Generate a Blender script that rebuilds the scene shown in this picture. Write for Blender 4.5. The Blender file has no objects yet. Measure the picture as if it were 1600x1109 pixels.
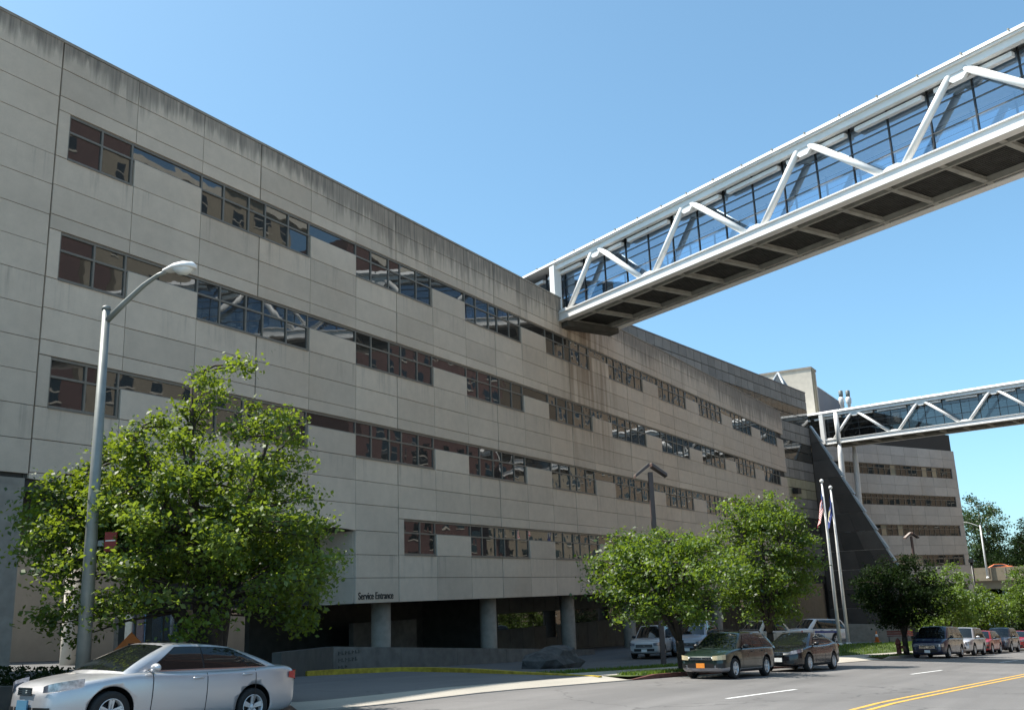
import bpy, bmesh, math, random
import numpy as np
from mathutils import Vector, Matrix

random.seed(7)
np.random.seed(7)
sc = bpy.context.scene
COL = sc.collection
PI = math.pi
R = math.radians

# ------------------------------------------------------------------ camera
cam_d = bpy.data.cameras.new("camera")
cam = bpy.data.objects.new("camera", cam_d)
COL.objects.link(cam)
yaw, pitch, roll = 0.519958595, 0.243713225, -0.0383400193
fw = Vector((math.cos(yaw) * math.cos(pitch), math.sin(yaw) * math.cos(pitch), math.sin(pitch)))
rt = fw.cross(Vector((0, 0, 1))).normalized()
up = rt.cross(fw)
r2 = rt * math.cos(roll) + up * math.sin(roll)
u2 = up * math.cos(roll) - rt * math.sin(roll)
cm = Matrix((r2, u2, -fw)).transposed().to_4x4()
cm.translation = Vector((0, -26.958, 0))
cam.matrix_world = cm
cam_d.sensor_width = 36
cam_d.lens = 36 * 1518.35 / 1600
cam_d.clip_start = 0.1
cam_d.clip_end = 3000
sc.camera = cam

# ------------------------------------------------------------------ light
SUN = Vector((-0.24, 0.57, 1.0)).normalized()      # direction to the sun
world = bpy.data.worlds.new("World")
sc.world = world
world.use_nodes = True
wn = world.node_tree
sky = wn.nodes.new("ShaderNodeTexSky")
sky.sky_type = 'NISHITA'
sky.sun_disc = False
sky.sun_elevation = math.asin(SUN.z)
sky.sun_rotation = math.atan2(SUN.x, SUN.y)
sky.altitude = 2500
sky.air_density = 1.0
sky.dust_density = 10.0
sky.ozone_density = 8.0
# film-like compression of the very bright horizon band, the same in every direction
gm = wn.nodes.new("ShaderNodeGamma")
gm.inputs[1].default_value = 0.8
ml = wn.nodes.new("ShaderNodeMix")
ml.data_type = 'RGBA'
ml.blend_type = 'MULTIPLY'
ml.inputs[0].default_value = 1.0
ml.inputs[7].default_value = (1.24, 1.52, 1.36, 1)
wn.links.new(sky.outputs[0], gm.inputs[0])
wn.links.new(gm.outputs[0], ml.inputs[6])
wn.links.new(ml.outputs[2], wn.nodes["Background"].inputs[0])
wn.nodes["Background"].inputs[1].default_value = 0.13
sd = bpy.data.lights.new("sun", 'SUN')
sd.energy = 4.4
sd.angle = R(0.53)
sd.color = (1.0, 0.94, 0.86)
sun = bpy.data.objects.new("sun", sd)
COL.objects.link(sun)
sun.rotation_euler = SUN.to_track_quat('Z', 'Y').to_euler()
sun.location = (-60, 40, 80)
sc.view_settings.view_transform = 'Standard'
sc.view_settings.look = 'None'
sc.view_settings.exposure = 0.95
sc.view_settings.gamma = 1
sc.view_settings.use_curve_mapping = False


# ------------------------------------------------------------------ materials
class Mt:
    """small node-building helper"""
    def __init__(self, name):
        self.m = bpy.data.materials.new(name)
        self.m.use_nodes = True
        self.t = self.m.node_tree
        self.b = self.t.nodes["Principled BSDF"]
        self.out = self.t.nodes["Material Output"]

    def n(self, typ, **kw):
        nd = self.t.nodes.new("ShaderNode" + typ)
        for k, v in kw.items():
            if hasattr(nd, k):
                setattr(nd, k, v)
        return nd

    def set(self, sock, v):
        if hasattr(v, "is_output") or isinstance(v, bpy.types.NodeSocket):
            self.t.links.new(v, sock)
        else:
            sock.default_value = v

    def math(self, op, a, b=0.0, c=None):
        nd = self.n("Math", operation=op)
        self.set(nd.inputs[0], a)
        self.set(nd.inputs[1], b)
        if c is not None:
            self.set(nd.inputs[2], c)
        return nd.outputs[0]

    def mapr(self, v, a, b, c=0.0, d=1.0, smooth=True):
        nd = self.n("MapRange", interpolation_type='SMOOTHSTEP' if smooth else 'LINEAR')
        self.set(nd.inputs[0], v)
        for i, x in enumerate((a, b, c, d)):
            nd.inputs[i + 1].default_value = x
        return nd.outputs[0]

    def pos(self):
        return self.n("NewGeometry").outputs["Position"]

    def obj(self):
        return self.n("TexCoord").outputs["Object"]

    def sep(self, v):
        nd = self.n("SeparateXYZ")
        self.set(nd.inputs[0], v)
        return nd.outputs

    def noise(self, v, scale=1.0, detail=4.0, rough=0.55, sc3=None):
        if sc3:
            mp = self.n("Mapping")
            self.set(mp.inputs[0], v)
            mp.inputs["Scale"].default_value = sc3
            v = mp.outputs[0]
        nd = self.n("TexNoise")
        self.set(nd.inputs["Vector"], v)
        nd.inputs["Scale"].default_value = scale
        nd.inputs["Detail"].default_value = detail
        nd.inputs["Roughness"].default_value = rough
        return nd.outputs["Fac"]

    def rnd(self):
        return self.n("ObjectInfo").outputs["Random"]

    def mix(self, f, a, b, mode='MIX'):
        nd = self.n("Mix", data_type='RGBA', blend_type=mode)
        self.set(nd.inputs[0], f)
        for i, x in ((6, a), (7, b)):
            if isinstance(x, (tuple, list)):
                x = tuple(x) + ((1.0,) if len(x) == 3 else ())
            self.set(nd.inputs[i], x)
        return nd.outputs[2]

    def scale_col(self, c, f):
        nd = self.n("VectorMath", operation='SCALE')
        if isinstance(c, (tuple, list)):
            nd.inputs[0].default_value = c[:3]
        else:
            self.set(nd.inputs[0], c)
        self.set(nd.inputs["Scale"], f)
        return nd.outputs[0]

    def bump(self, h, strength=0.3, dist=0.02):
        nd = self.n("Bump")
        self.set(nd.inputs["Height"], h)
        nd.inputs["Strength"].default_value = strength
        nd.inputs["Distance"].default_value = dist
        self.t.links.new(nd.outputs[0], self.b.inputs["Normal"])
        return nd.outputs[0]

    def base(self, c):
        if isinstance(c, (tuple, list)):
            c = tuple(c) + ((1.0,) if len(c) == 3 else ())
        self.set(self.b.inputs["Base Color"], c)

    def p(self, **kw):
        for k, v in kw.items():
            self.set(self.b.inputs[k.replace("_", " ")], v)
        return self


def plain(name, col, rough=0.5, metal=0.0, var=0.08, nscale=6.0, bump=0.0, **kw):
    """a simple painted / cast surface with a little mottling"""
    M = Mt(name)
    v = M.noise(M.obj(), nscale, 5)
    f = M.mapr(v, 0.3, 0.7, 1 - var, 1 + var, False)
    M.base(M.scale_col(col, f))
    M.p(Roughness=rough, Metallic=metal)
    if bump:
        M.bump(v, bump, 0.01)
    M.p(**kw)
    return M.m


def facade_concrete(name, col, stain=1.0, top=18.56, rust=True):
    M = Mt(name)
    P = M.pos()
    x, y, z = M.sep(P)
    big = M.noise(P, 0.35, 3)
    mid = M.noise(P, 2.2, 6, 0.65)
    fine = M.noise(P, 45, 3, 0.7)
    col_f = M.math('MULTIPLY', M.mapr(big, 0.3, 0.7, 0.93, 1.06, False), M.mapr(mid, 0.3, 0.72, 0.92, 1.05, False))
    col_f = M.math('MULTIPLY', col_f, M.mapr(fine, 0.25, 0.75, 0.9, 1.1, False))
    col_f = M.math('MULTIPLY', col_f, M.mapr(M.rnd(), 0, 1, 0.90, 1.07, False))
    c = M.scale_col(col, col_f)
    warm = M.noise(P, 0.12, 3)
    c = M.mix(M.mapr(warm, 0.45, 0.7, 0.0, 0.35), c, M.scale_col((col[0] * 0.95, col[1] * 0.86, col[2] * 0.78), col_f))
    # rain streaks running down from the coping
    st = M.noise(P, 1.0, 6, 0.7, (2.6, 2.6, 0.16))
    st2 = M.noise(P, 1.0, 4, 0.6, (9.0, 9.0, 0.25))
    reach = M.math('MULTIPLY', M.mapr(st, 0.3, 0.75, 0.15, 1.25, False), M.mapr(M.noise(P, 0.09, 2), 0.35, 0.65, 0.45, 1.5, False))
    depth = M.math('SUBTRACT', top, z)
    m = M.math('SUBTRACT', 1.0, M.math('DIVIDE', depth, M.math('MULTIPLY', reach, 3.0)))
    m = M.mapr(m, 0.0, 0.75, 0.0, 1.0)
    m = M.math('MULTIPLY', m, M.mapr(st2, 0.25, 0.7, 0.35, 1.0, False))
    c = M.mix(M.math('MULTIPLY', m, 0.8 * stain), c, (0.075, 0.07, 0.062))
    # drips below every window sill
    ph = M.math('FRACT', M.math('DIVIDE', M.math('SUBTRACT', z, 14.44 - 4.134 * 8), 4.134))
    below = M.mapr(ph, 0.62, 0.995, 0.0, 1.0)
    drip = M.math('MULTIPLY', below, M.mapr(st, 0.5, 0.72, 0.0, 1.0))
    drip = M.math('MULTIPLY', drip, M.mapr(z, 14.5, 14.9, 1.0, 0.0))
    c = M.mix(M.math('MULTIPLY', drip, 0.42 * stain), c, (0.12, 0.11, 0.1))
    if rust:
        rx = M.math('MULTIPLY', M.mapr(x, 52.5, 55.0), M.mapr(x, 60.0, 62.5, 1.0, 0.0))
        rz = M.math('MULTIPLY', M.mapr(z, 5.0, 15.0), M.mapr(z, 17.2, 17.9, 1.0, 0.0))
        rn = M.noise(P, 1.0, 5, 0.6, (1.6, 1.6, 0.10))
        rm = M.math('MULTIPLY', M.math('MULTIPLY', rx, rz), M.mapr(rn, 0.38, 0.66))
        c = M.mix(M.math('MULTIPLY', rm, 0.6), c, (0.17, 0.10, 0.05))
    M.base(c)
    M.p(Roughness=0.9)
    M.bump(fine, 0.25, 0.01)
    return M.m


MAT = {}
MAT['concrete'] = facade_concrete("facade_concrete", (0.60, 0.50, 0.395))
MAT['concrete_far'] = facade_concrete("far_concrete", (0.53, 0.495, 0.45), 0.35, 21.0, False)
MAT['joint'] = plain("joint_recess", (0.06, 0.055, 0.05), 0.95)
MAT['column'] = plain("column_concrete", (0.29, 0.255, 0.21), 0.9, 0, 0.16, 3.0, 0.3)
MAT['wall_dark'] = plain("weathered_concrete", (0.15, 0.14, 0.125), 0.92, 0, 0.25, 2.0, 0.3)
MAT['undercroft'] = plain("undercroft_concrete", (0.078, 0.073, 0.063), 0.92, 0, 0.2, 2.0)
MAT['pale_wall'] = plain("pale_render", (0.56, 0.51, 0.43), 0.9, 0, 0.08, 1.5)
MAT['tan_wall'] = plain("tan_concrete", (0.27, 0.23, 0.165), 0.9, 0, 0.12, 1.5)
MAT['frame'] = plain("bronze_window_frame", (0.21, 0.19, 0.16), 0.5, 0.3)
MAT['steel'] = plain("white_painted_steel", (0.79, 0.785, 0.76), 0.38, 0, 0.06, 1.2)
MAT['steel_grey'] = plain("grey_painted_steel", (0.36, 0.355, 0.32), 0.6, 0, 0.22, 1.5)  # darker, more mottled grey for the floor and cross beams
MAT['deck'] = plain("corrugated_soffit", (0.055, 0.055, 0.05), 0.7, 0, 0.3, 2.0)
MAT['galv'] = plain("galvanised_pole", (0.22, 0.235, 0.22), 0.5, 0.25, 0.12, 4)
MAT['dark_alu'] = plain("dark_aluminium", (0.10, 0.11, 0.12), 0.45, 0.3)
MAT['white_metal'] = plain("white_metal", (0.75, 0.75, 0.73), 0.4)
MAT['brown_metal'] = plain("brown_painted_metal", (0.105, 0.07, 0.062), 0.5)
MAT['brown_lit'] = plain("lit_brown_metal", (0.34, 0.29, 0.26), 0.55)  # paler brown for the lamp tops, sunlight put into the colour
MAT['black_metal'] = plain("black_metal", (0.015, 0.015, 0.016), 0.4)
FM = Mt("dark_bronze_cladding")
FM.base(FM.scale_col((0.085, 0.068, 0.056), FM.math('MULTIPLY', FM.mapr(FM.rnd(), 0, 1, 0.62, 1.3, False), FM.mapr(FM.noise(FM.pos(), 0.8, 4), 0.3, 0.7, 0.85, 1.15, False))))
FM.p(Roughness=0.4)
MAT['fin'] = FM.m
MAT['fin_edge'] = plain("aluminium_edge", (0.42, 0.45, 0.46), 0.4, 0.3)
MAT['red'] = plain("red_paint", (0.22, 0.022, 0.016), 0.5)
MAT['orange'] = plain("orange_sheeting", (0.62, 0.17, 0.03), 0.5)
MAT['yellow_kerb'] = plain("worn_yellow_paint", (0.42, 0.30, 0.03), 0.8, 0, 0.35, 5, 0.2)
MAT['hydrant'] = plain("dull_red_iron", (0.16, 0.04, 0.028), 0.6, 0, 0.2, 12)
MAT['worn_letter'] = plain("worn_letter", (0.085, 0.08, 0.072), 0.9, 0, 0.5, 9)
MAT['letter'] = plain("dark_letter", (0.03, 0.028, 0.025), 0.7)
MAT['rubber'] = plain("tyre_rubber", (0.018, 0.018, 0.018), 0.85)
MAT['rim'] = plain("alloy_rim", (0.62, 0.62, 0.62), 0.35, 0.3)
MAT['trim'] = plain("black_trim", (0.012, 0.012, 0.013), 0.35)
MAT['chrome'] = plain("chrome", (0.8, 0.8, 0.8), 0.12, 1.0, 0.02)
MAT['plate_orange'] = plain("orange_plate", (0.75, 0.25, 0.03), 0.5)
MAT['plate_blue'] = plain("blue_plate", (0.06, 0.17, 0.27), 0.5)
MAT['plate_white'] = plain("white_plate", (0.75, 0.75, 0.72), 0.5)
MAT['tail'] = plain("red_lens", (0.5, 0.01, 0.012), 0.15, 0, 0.05)
MAT['lens'] = plain("headlamp_lens", (0.34, 0.36, 0.42), 0.06, 0.6, 0.5, 14)
MAT['lens_yellow'] = plain("aged_headlamp_lens", (0.66, 0.56, 0.36), 0.12, 0.2, 0.12, 20)
MAT['boulder'] = plain("dark_rock", (0.075, 0.072, 0.07), 0.9, 0, 0.4, 3, 0.6)
MAT['bark'] = plain("tree_bark", (0.05, 0.038, 0.03), 0.95, 0, 0.3, 8, 0.6)
MAT['mulch'] = plain("bark_mulch", (0.10, 0.06, 0.04), 0.95, 0, 0.4, 20, 0.6)
MAT['stripe_blue'] = plain("blue_stripe", (0.02, 0.05, 0.25), 0.4)
MAT['roof_grey'] = plain("roof_grey", (0.27, 0.27, 0.29), 0.8)
MAT['skin_tan'] = plain("tan_brick", (0.29, 0.245, 0.18), 0.9, 0, 0.12, 0.5)
MAT['skin_red'] = plain("red_brick", (0.115, 0.06, 0.052), 0.9, 0, 0.15, 0.5)
MAT['skin_brown'] = plain("brown_brick", (0.22, 0.16, 0.11), 0.9, 0, 0.12, 0.5)
MAT['bridge_panel'] = plain("pale_spandrel", (0.72, 0.74, 0.72), 0.35)


def window_glass(name, col=(0.012, 0.014, 0.016), ior=2.2, wave=0.02, scale=0.8):
    M = Mt(name)
    M.base(col)
    M.p(Roughness=0.015, IOR=ior)
    P = M.pos()
    v = M.noise(P, scale, 2, 0.4)
    ob = M.n("ObjectInfo").outputs["Random"]
    h = M.math('ADD', v, M.math('MULTIPLY', ob, 0.0))
    M.bump(h, wave * 10, 0.03)
    return M.m


MAT['glass'] = window_glass("reflective_window_glass", (0.035, 0.033, 0.030), 1.95, 0.016)
MAT['glass_far'] = window_glass("dull_ribbon_glass", (0.03, 0.03, 0.028), 1.6, 0.01)
MAT['glass_blind'] = window_glass("window_glass_with_blind", (0.30, 0.27, 0.19), 1.8, 0.008)
MAT['car_glass'] = window_glass("car_glass", (0.008, 0.010, 0.010), 1.62, 0.0, 1.0)


def curtain_glass(name, col, rough=0.12, ior=1.75):
    M = Mt(name)
    P = M.pos()
    f = M.math('MULTIPLY', M.mapr(M.rnd(), 0, 1, 0.82, 1.15, False), M.mapr(M.noise(P, 1.5, 4), 0.3, 0.7, 0.9, 1.1, False))
    M.base(M.scale_col(col, f))
    M.p(Roughness=rough, IOR=ior)
    M.bump(M.noise(P, 0.7, 2), 0.12, 0.03)
    return M.m


MAT['spandrel'] = curtain_glass("grey_spandrel_panel", (0.25, 0.235, 0.21), 0.5, 1.38)
MAT['curtain'] = curtain_glass("curtain_vision_glass", (0.07, 0.062, 0.05), 0.05, 1.6)
MAT['curtain_tan'] = curtain_glass("tan_curtain_glass", (0.36, 0.33, 0.22), 0.3, 1.4)  # tan base colour for some rows of glass


def see_through(name, tint, refl=0.12, gcol=(0.9, 0.95, 1.0)):
    M = Mt(name)
    tr = M.n("BsdfTransparent")
    tr.inputs[0].default_value = tint + (1,)
    gl = M.n("BsdfGlossy")
    gl.inputs["Color"].default_value = gcol + (1,)
    gl.inputs["Roughness"].default_value = 0.02
    fr = M.n("Fresnel")
    fr.inputs[0].default_value = 1.5
    f = M.math('MINIMUM', M.math('ADD', fr.outputs[0], refl), 1.0)
    mx = M.n("MixShader")
    M.t.links.new(f, mx.inputs[0])
    M.t.links.new(tr.outputs[0], mx.inputs[1])
    M.t.links.new(gl.outputs[0], mx.inputs[2])
    M.t.links.new(mx.outputs[0], M.out.inputs[0])
    return M.m


MAT['bridge_glass'] = see_through("blue_bridge_glass", (0.66, 0.78, 0.88), 0.30, (0.62, 0.80, 1.0))
MAT['bridge_glass_dark'] = see_through("smoked_bridge_glass", (0.30, 0.30, 0.29), 0.05)


def car_paint(name, col, metal=0.0, rough=0.35):
    M = Mt(name)
    v = M.noise(M.obj(), 900, 2)
    M.base(M.scale_col(col, M.mapr(v, 0.3, 0.7, 0.9, 1.1, False)))
    dirt = M.noise(M.obj(), 3, 5)
    M.p(Metallic=metal, Roughness=M.mapr(dirt, 0.3, 0.7, rough * 0.85, rough * 1.2, False))
    M.b.inputs["Coat Weight"].default_value = 0.8
    M.b.inputs["Coat Roughness"].default_value = 0.06
    return M.m


def leaf_mat(name, a, b, tr=(0.20, 0.30, 0.02), gloss=0.035):
    M = Mt(name)
    at = M.n("Attribute")
    at.attribute_name = "tone"
    c = M.mix(at.outputs["Fac"], a, b)
    df = M.n("BsdfDiffuse")
    tl = M.n("BsdfTranslucent")
    gs = M.n("BsdfGlossy")
    gs.inputs["Roughness"].default_value = 0.5
    gs.inputs["Color"].default_value = (1, 1, 1, 1)
    M.t.links.new(c, df.inputs[0])
    cl = M.mix(0.55, c, tr, 'MIX')
    M.t.links.new(cl, tl.inputs[0])
    m1 = M.n("MixShader")
    m1.inputs[0].default_value = 0.48
    M.t.links.new(df.outputs[0], m1.inputs[1])
    M.t.links.new(tl.outputs[0], m1.inputs[2])
    m2 = M.n("MixShader")
    m2.inputs[0].default_value = gloss
    M.t.links.new(m1.outputs[0], m2.inputs[1])
    M.t.links.new(gs.outputs[0], m2.inputs[2])
    M.t.links.new(m2.outputs[0], M.out.inputs[0])
    return M.m


MAT['leaf'] = leaf_mat("linden_leaf", (0.022, 0.055, 0.008), (0.14, 0.21, 0.028), (0.34, 0.44, 0.02))
MAT['leaf_pear'] = leaf_mat("pear_leaf", (0.022, 0.060, 0.010), (0.12, 0.20, 0.025), (0.30, 0.42, 0.02))
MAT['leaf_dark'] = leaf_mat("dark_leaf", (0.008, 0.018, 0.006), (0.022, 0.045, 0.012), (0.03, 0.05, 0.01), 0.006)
MAT['leaf_bright'] = leaf_mat("bright_leaf", (0.05, 0.105, 0.012), (0.15, 0.24, 0.03))
MAT['leaf_far'] = leaf_mat("woodland_leaf", (0.02, 0.048, 0.014), (0.06, 0.11, 0.03), (0.08, 0.13, 0.03))


def asphalt(name, col, wear=0.0):
    M = Mt(name)
    P = M.pos()
    f = M.math('MULTIPLY', M.mapr(M.noise(P, 0.25, 4), 0.3, 0.7, 0.88, 1.1, False), M.mapr(M.noise(P, 60, 2, 0.8), 0.25, 0.75, 0.75, 1.28, False))
    tracks = M.noise(P, 1.0, 3, 0.5, (0.05, 1.1, 1.0))
    f = M.math('MULTIPLY', f, M.mapr(tracks, 0.3, 0.7, 0.86, 1.1, False))
    if wear:
        # cracks, oil spots and old patches
        v = M.n("TexVoronoi", feature='DISTANCE_TO_EDGE')
        mp = M.n("Mapping")
        M.set(mp.inputs[0], P)
        wob = M.n("VectorMath", operation='ADD')
        nz = M.n("TexNoise")
        nz.inputs["Scale"].default_value = 1.4
        M.t.links.new(P, nz.inputs["Vector"])
        M.t.links.new(P, wob.inputs[0])
        M.t.links.new(nz.outputs["Color"], wob.inputs[1])
        M.t.links.new(wob.outputs[0], v.inputs["Vector"])
        v.inputs["Scale"].default_value = 0.22
        crack = M.mapr(v.outputs["Distance"], 0.0, 0.012, 0.0, 1.0)
        gate = M.mapr(M.noise(P, 0.12, 2), 0.42, 0.55, 1.0, 0.0)
        crack = M.math('MAXIMUM', crack, gate)
        f = M.math('MULTIPLY', f, M.mapr(crack, 0, 1, 1 - wear, 1.0, False))
        oil = M.mapr(M.noise(P, 0.9, 3, 0.5), 0.66, 0.78, 1.0, 0.72)
        f = M.math('MULTIPLY', f, oil)
        pv = M.n("TexVoronoi", distance='CHEBYCHEV')
        M.t.links.new(P, pv.inputs["Vector"])
        pv.inputs["Scale"].default_value = 0.11
        sp = M.sep(pv.outputs["Color"])
        f = M.math('MULTIPLY', f, M.mapr(sp[0], 0.0, 1.0, 0.93, 1.06, False))
    M.base(M.scale_col(col, f))
    M.p(Roughness=0.85)
    M.bump(M.noise(P, 80, 2, 0.8), 0.25, 0.01)
    return M.m


MAT['road'] = asphalt("worn_asphalt", (0.150, 0.144, 0.138), 0.4)
MAT['drive'] = asphalt("driveway_asphalt", (0.15, 0.147, 0.145), 0.35)
MAT['lot'] = asphalt("lot_asphalt", (0.12, 0.118, 0.115))
MAT['pavement'] = asphalt("sidewalk_concrete", (0.40, 0.37, 0.32), 0.15)
MAT['kerb'] = plain("kerb_concrete", (0.33, 0.30, 0.26), 0.9, 0, 0.2, 4, 0.3)
MAT['kerb_red'] = plain("worn_red_kerb", (0.12, 0.045, 0.035), 0.85, 0, 0.3, 4, 0.3)
MAT['apron'] = asphalt("concrete_apron", (0.42, 0.39, 0.33))
MAT['soil'] = plain("ground_soil", (0.09, 0.08, 0.05), 0.95, 0, 0.3, 1)
MAT['turf'] = plain("turf_base", (0.06, 0.085, 0.02), 0.95, 0, 0.35, 2)


def line_paint(name, col):
    M = Mt(name)
    P = M.pos()
    w = M.noise(P, 9, 6, 0.7)
    M.base(M.mix(M.mapr(w, 0.34, 0.46, 1.0, 0.0), col, (0.2, 0.195, 0.19)))
    M.p(Roughness=0.75)
    return M.m


MAT['white_line'] = line_paint("worn_white_line", (0.72, 0.72, 0.7))
MAT['yellow_line'] = line_paint("worn_yellow_line", (0.62, 0.36, 0.05))


# ------------------------------------------------------------------ geometry helpers
def bm_box(bm, x0, x1, y0, y1, z0, z1, mi=0):
    v = [bm.verts.new(p) for p in ((x0, y0, z0), (x1, y0, z0), (x1, y1, z0), (x0, y1, z0),
                                   (x0, y0, z1), (x1, y0, z1), (x1, y1, z1), (x0, y1, z1))]
    for f in ((0, 3, 2, 1), (4, 5, 6, 7), (0, 1, 5, 4), (1, 2, 6, 5), (2, 3, 7, 6), (3, 0, 4, 7)):
        bm.faces.new([v[i] for i in f]).material_index = mi


def bm_hex(bm, pts):
    """box from 8 points: bottom ring then top ring"""
    v = [bm.verts.new(p) for p in pts]
    for f in ((0, 3, 2, 1), (4, 5, 6, 7), (0, 1, 5, 4), (1, 2, 6, 5), (2, 3, 7, 6), (3, 0, 4, 7)):
        bm.faces.new([v[i] for i in f])


def frame_of(d):
    d = Vector(d).normalized()
    a = Vector((0, 0, 1)) if abs(d.z) < 0.9 else Vector((1, 0, 0))
    u = d.cross(a).normalized()
    return u, d.cross(u).normalized()


def bm_tube(bm, pts, rad, seg=10, caps=True):
    pts = [Vector(p) for p in pts]
    if not hasattr(rad, "__len__"):
        rad = [rad] * len(pts)
    rings = []
    for i, p in enumerate(pts):
        d = (pts[min(i + 1, len(pts) - 1)] - pts[max(i - 1, 0)])
        u, w = frame_of(d)
        rings.append([bm.verts.new(p + (u * math.cos(2 * PI * k / seg) + w * math.sin(2 * PI * k / seg)) * rad[i]) for k in range(seg)])
    for a, b in zip(rings, rings[1:]):
        for k in range(seg):
            f = bm.faces.new((a[k], a[(k + 1) % seg], b[(k + 1) % seg], b[k]))
            f.smooth = True
    if caps:
        bm.faces.new(rings[0][::-1])
        bm.faces.new(rings[-1])


def bm_lathe(bm, prof, seg=20, axis='z', o=(0, 0, 0), smooth=True, caps=True):
    rings = []
    for r, h in prof:
        ring = []
        for k in range(seg):
            a = 2 * PI * k / seg
            c, s = r * math.cos(a), r * math.sin(a)
            p = {'z': (c, s, h), 'y': (c, h, s), 'x': (h, c, s)}[axis]
            ring.append(bm.verts.new((p[0] + o[0], p[1] + o[1], p[2] + o[2])))
        rings.append(ring)
    for a, b in zip(rings, rings[1:]):
        for k in range(seg):
            f = bm.faces.new((a[k], a[(k + 1) % seg], b[(k + 1) % seg], b[k]))
            f.smooth = smooth
    if caps and prof[0][0] > 1e-4:
        bm.faces.new(rings[0][::-1])
    if caps and prof[-1][0] > 1e-4:
        bm.faces.new(rings[-1])


def mesh_from(bm, name, mats, fix=True):
    if fix:
        bmesh.ops.recalc_face_normals(bm, faces=bm.faces)
    me = bpy.data.meshes.new(name)
    bm.to_mesh(me)
    bm.free()
    for m in (mats if isinstance(mats, (list, tuple)) else [mats]):
        me.materials.append(m)
    return me


def obj(name, data, parent=None, loc=None, rotz=None, kind=None):
    o = bpy.data.objects.new(name, data)
    COL.objects.link(o)
    if parent is not None:
        o.parent = parent
    if loc is not None:
        o.location = loc
    if rotz is not None:
        o.rotation_euler = (0, 0, rotz)
    if kind:
        o['kind'] = kind
    return o


def part(name, bm, mat, parent=None, kind=None, fix=True, **kw):
    return obj(name, mesh_from(bm, name, mat, fix), parent, kind=kind, **kw)


def boxpart(name, mat, parent, *b, kind=None):
    bm = bmesh.new()
    bm_box(bm, *b)
    return part(name, bm, mat, parent, kind)


def thing(name, label, cat, loc=(0, 0, 0), rotz=0.0, group=None):
    o = bpy.data.objects.new(name, None)
    o.empty_display_size = 0.3
    COL.objects.link(o)
    o.location = loc
    o.rotation_euler = (0, 0, rotz)
    tag(o, label, cat, group)
    return o


def tag(o, label, cat, group=None):
    o['label'] = label
    o['category'] = cat
    if group:
        o['group'] = group
    return o


# ------------------------------------------------------------------ the slope of the street
def smooth(a, b, x):
    t = min(1, max(0, (x - a) / (b - a)))
    return t * t * (3 - 2 * t)


def gz(X, lat):
    return -1.35 - 0.047 * X + 0.01 * (lat + 12.2) + 0.04 * smooth(22, 11, X) - 0.12 * smooth(10.3, 13.6, X) * smooth(24, 17, X)


def site_rise(X, lat):
    return 0.55 * smooth(44, 70, X) * smooth(-7.4, -4.5, lat)


def G(X, lat, dz=0.0):
    return Vector((X, lat - 0.105 * X, gz(X, lat) + dz))


def GY(X, Y, dz=0.0):
    lat = Y + 0.105 * X
    return Vector((X, Y, gz(X, lat) + site_rise(X, lat) + dz))


def sheet(name, x0, x1, l0, l1, dz, mat, nx=None, nl=1, rise=False, kind='structure'):
    """a sheet following the street, bounded by two laterals"""
    nx = nx or max(1, int(abs(x1 - x0) / 1.5))
    bm = bmesh.new()
    rows = []
    for i in range(nx + 1):
        X = x0 + (x1 - x0) * i / nx
        row = []
        for j in range(nl + 1):
            a = l0(X) if callable(l0) else l0
            b = l1(X) if callable(l1) else l1
            lat = a + (b - a) * j / nl
            dd = dz if not isinstance(dz, tuple) else dz[0] + (dz[1] - dz[0]) * j / nl
            row.append(bm.verts.new(G(X, lat, dd + (site_rise(X, lat) if rise else 0))))
        rows.append(row)
    for a, b in zip(rows, rows[1:]):
        for j in range(nl):
            bm.faces.new((a[j], b[j], b[j + 1], a[j + 1]))
    bmesh.ops.recalc_face_normals(bm, faces=bm.faces)
    if bm.faces and sum(f.normal.z for f in bm.faces) < 0:
        bmesh.ops.reverse_faces(bm, faces=bm.faces)
    o = part(name, bm, mat, fix=False)
    if kind:
        o['kind'] = kind
    return o


def strip_solid(bm, path, w, h):
    """a kerb: box section swept along 3D points (w to the left of travel)"""
    pts = [Vector(p) for p in path]
    rings = []
    for i, p in enumerate(pts):
        d = pts[min(i + 1, len(pts) - 1)] - pts[max(i - 1, 0)]
        n = Vector((-d.y, d.x, 0)).normalized()
        rings.append([bm.verts.new(q) for q in (p + Vector((0, 0, -0.1)), p + Vector((0, 0, h)), p + n * w + Vector((0, 0, h)), p + n * w + Vector((0, 0, -0.1)))])
    for a, b in zip(rings, rings[1:]):
        for k in range(4):
            bm.faces.new((a[k], a[(k + 1) % 4], b[(k + 1) % 4], b[k]))
    bm.faces.new(rings[0][::-1])
    bm.faces.new(rings[-1])


KL = -10.3          # kerb line
# terrain: one sheet to the horizon
bm = bmesh.new()
xs = [-160, -60, -20, 0, 5, 10, 12, 14, 16, 18, 20, 22, 24, 30, 50, 90, 150, 250, 400, 700, 1400]
ls = [-400, -120, -32, KL, -5, 20, 60, 150, 500]
rows = []
for X in xs:
    rows.append([bm.verts.new(G(X, l, -0.14)) for l in ls])
for a, b in zip(rows, rows[1:]):
    for j in range(len(ls) - 1):
        bm.faces.new((a[j], b[j], b[j + 1], a[j + 1]))
part("ground", bm, MAT['soil'], kind='structure')
sheet("road", -60, 420, -29.5, KL, 0.0, MAT['road'], nl=2)
# site behind the sidewalk
sheet("lot_ground", -40, 175, -7.15, 46, 0.06, MAT['lot'], nl=14, rise=True)
sheet("bounce_pavement", -80, 420, -90, -29.6, 0.1, MAT['pavement'], nl=2)  # unseen pale paving added to bounce light onto the facade
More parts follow.
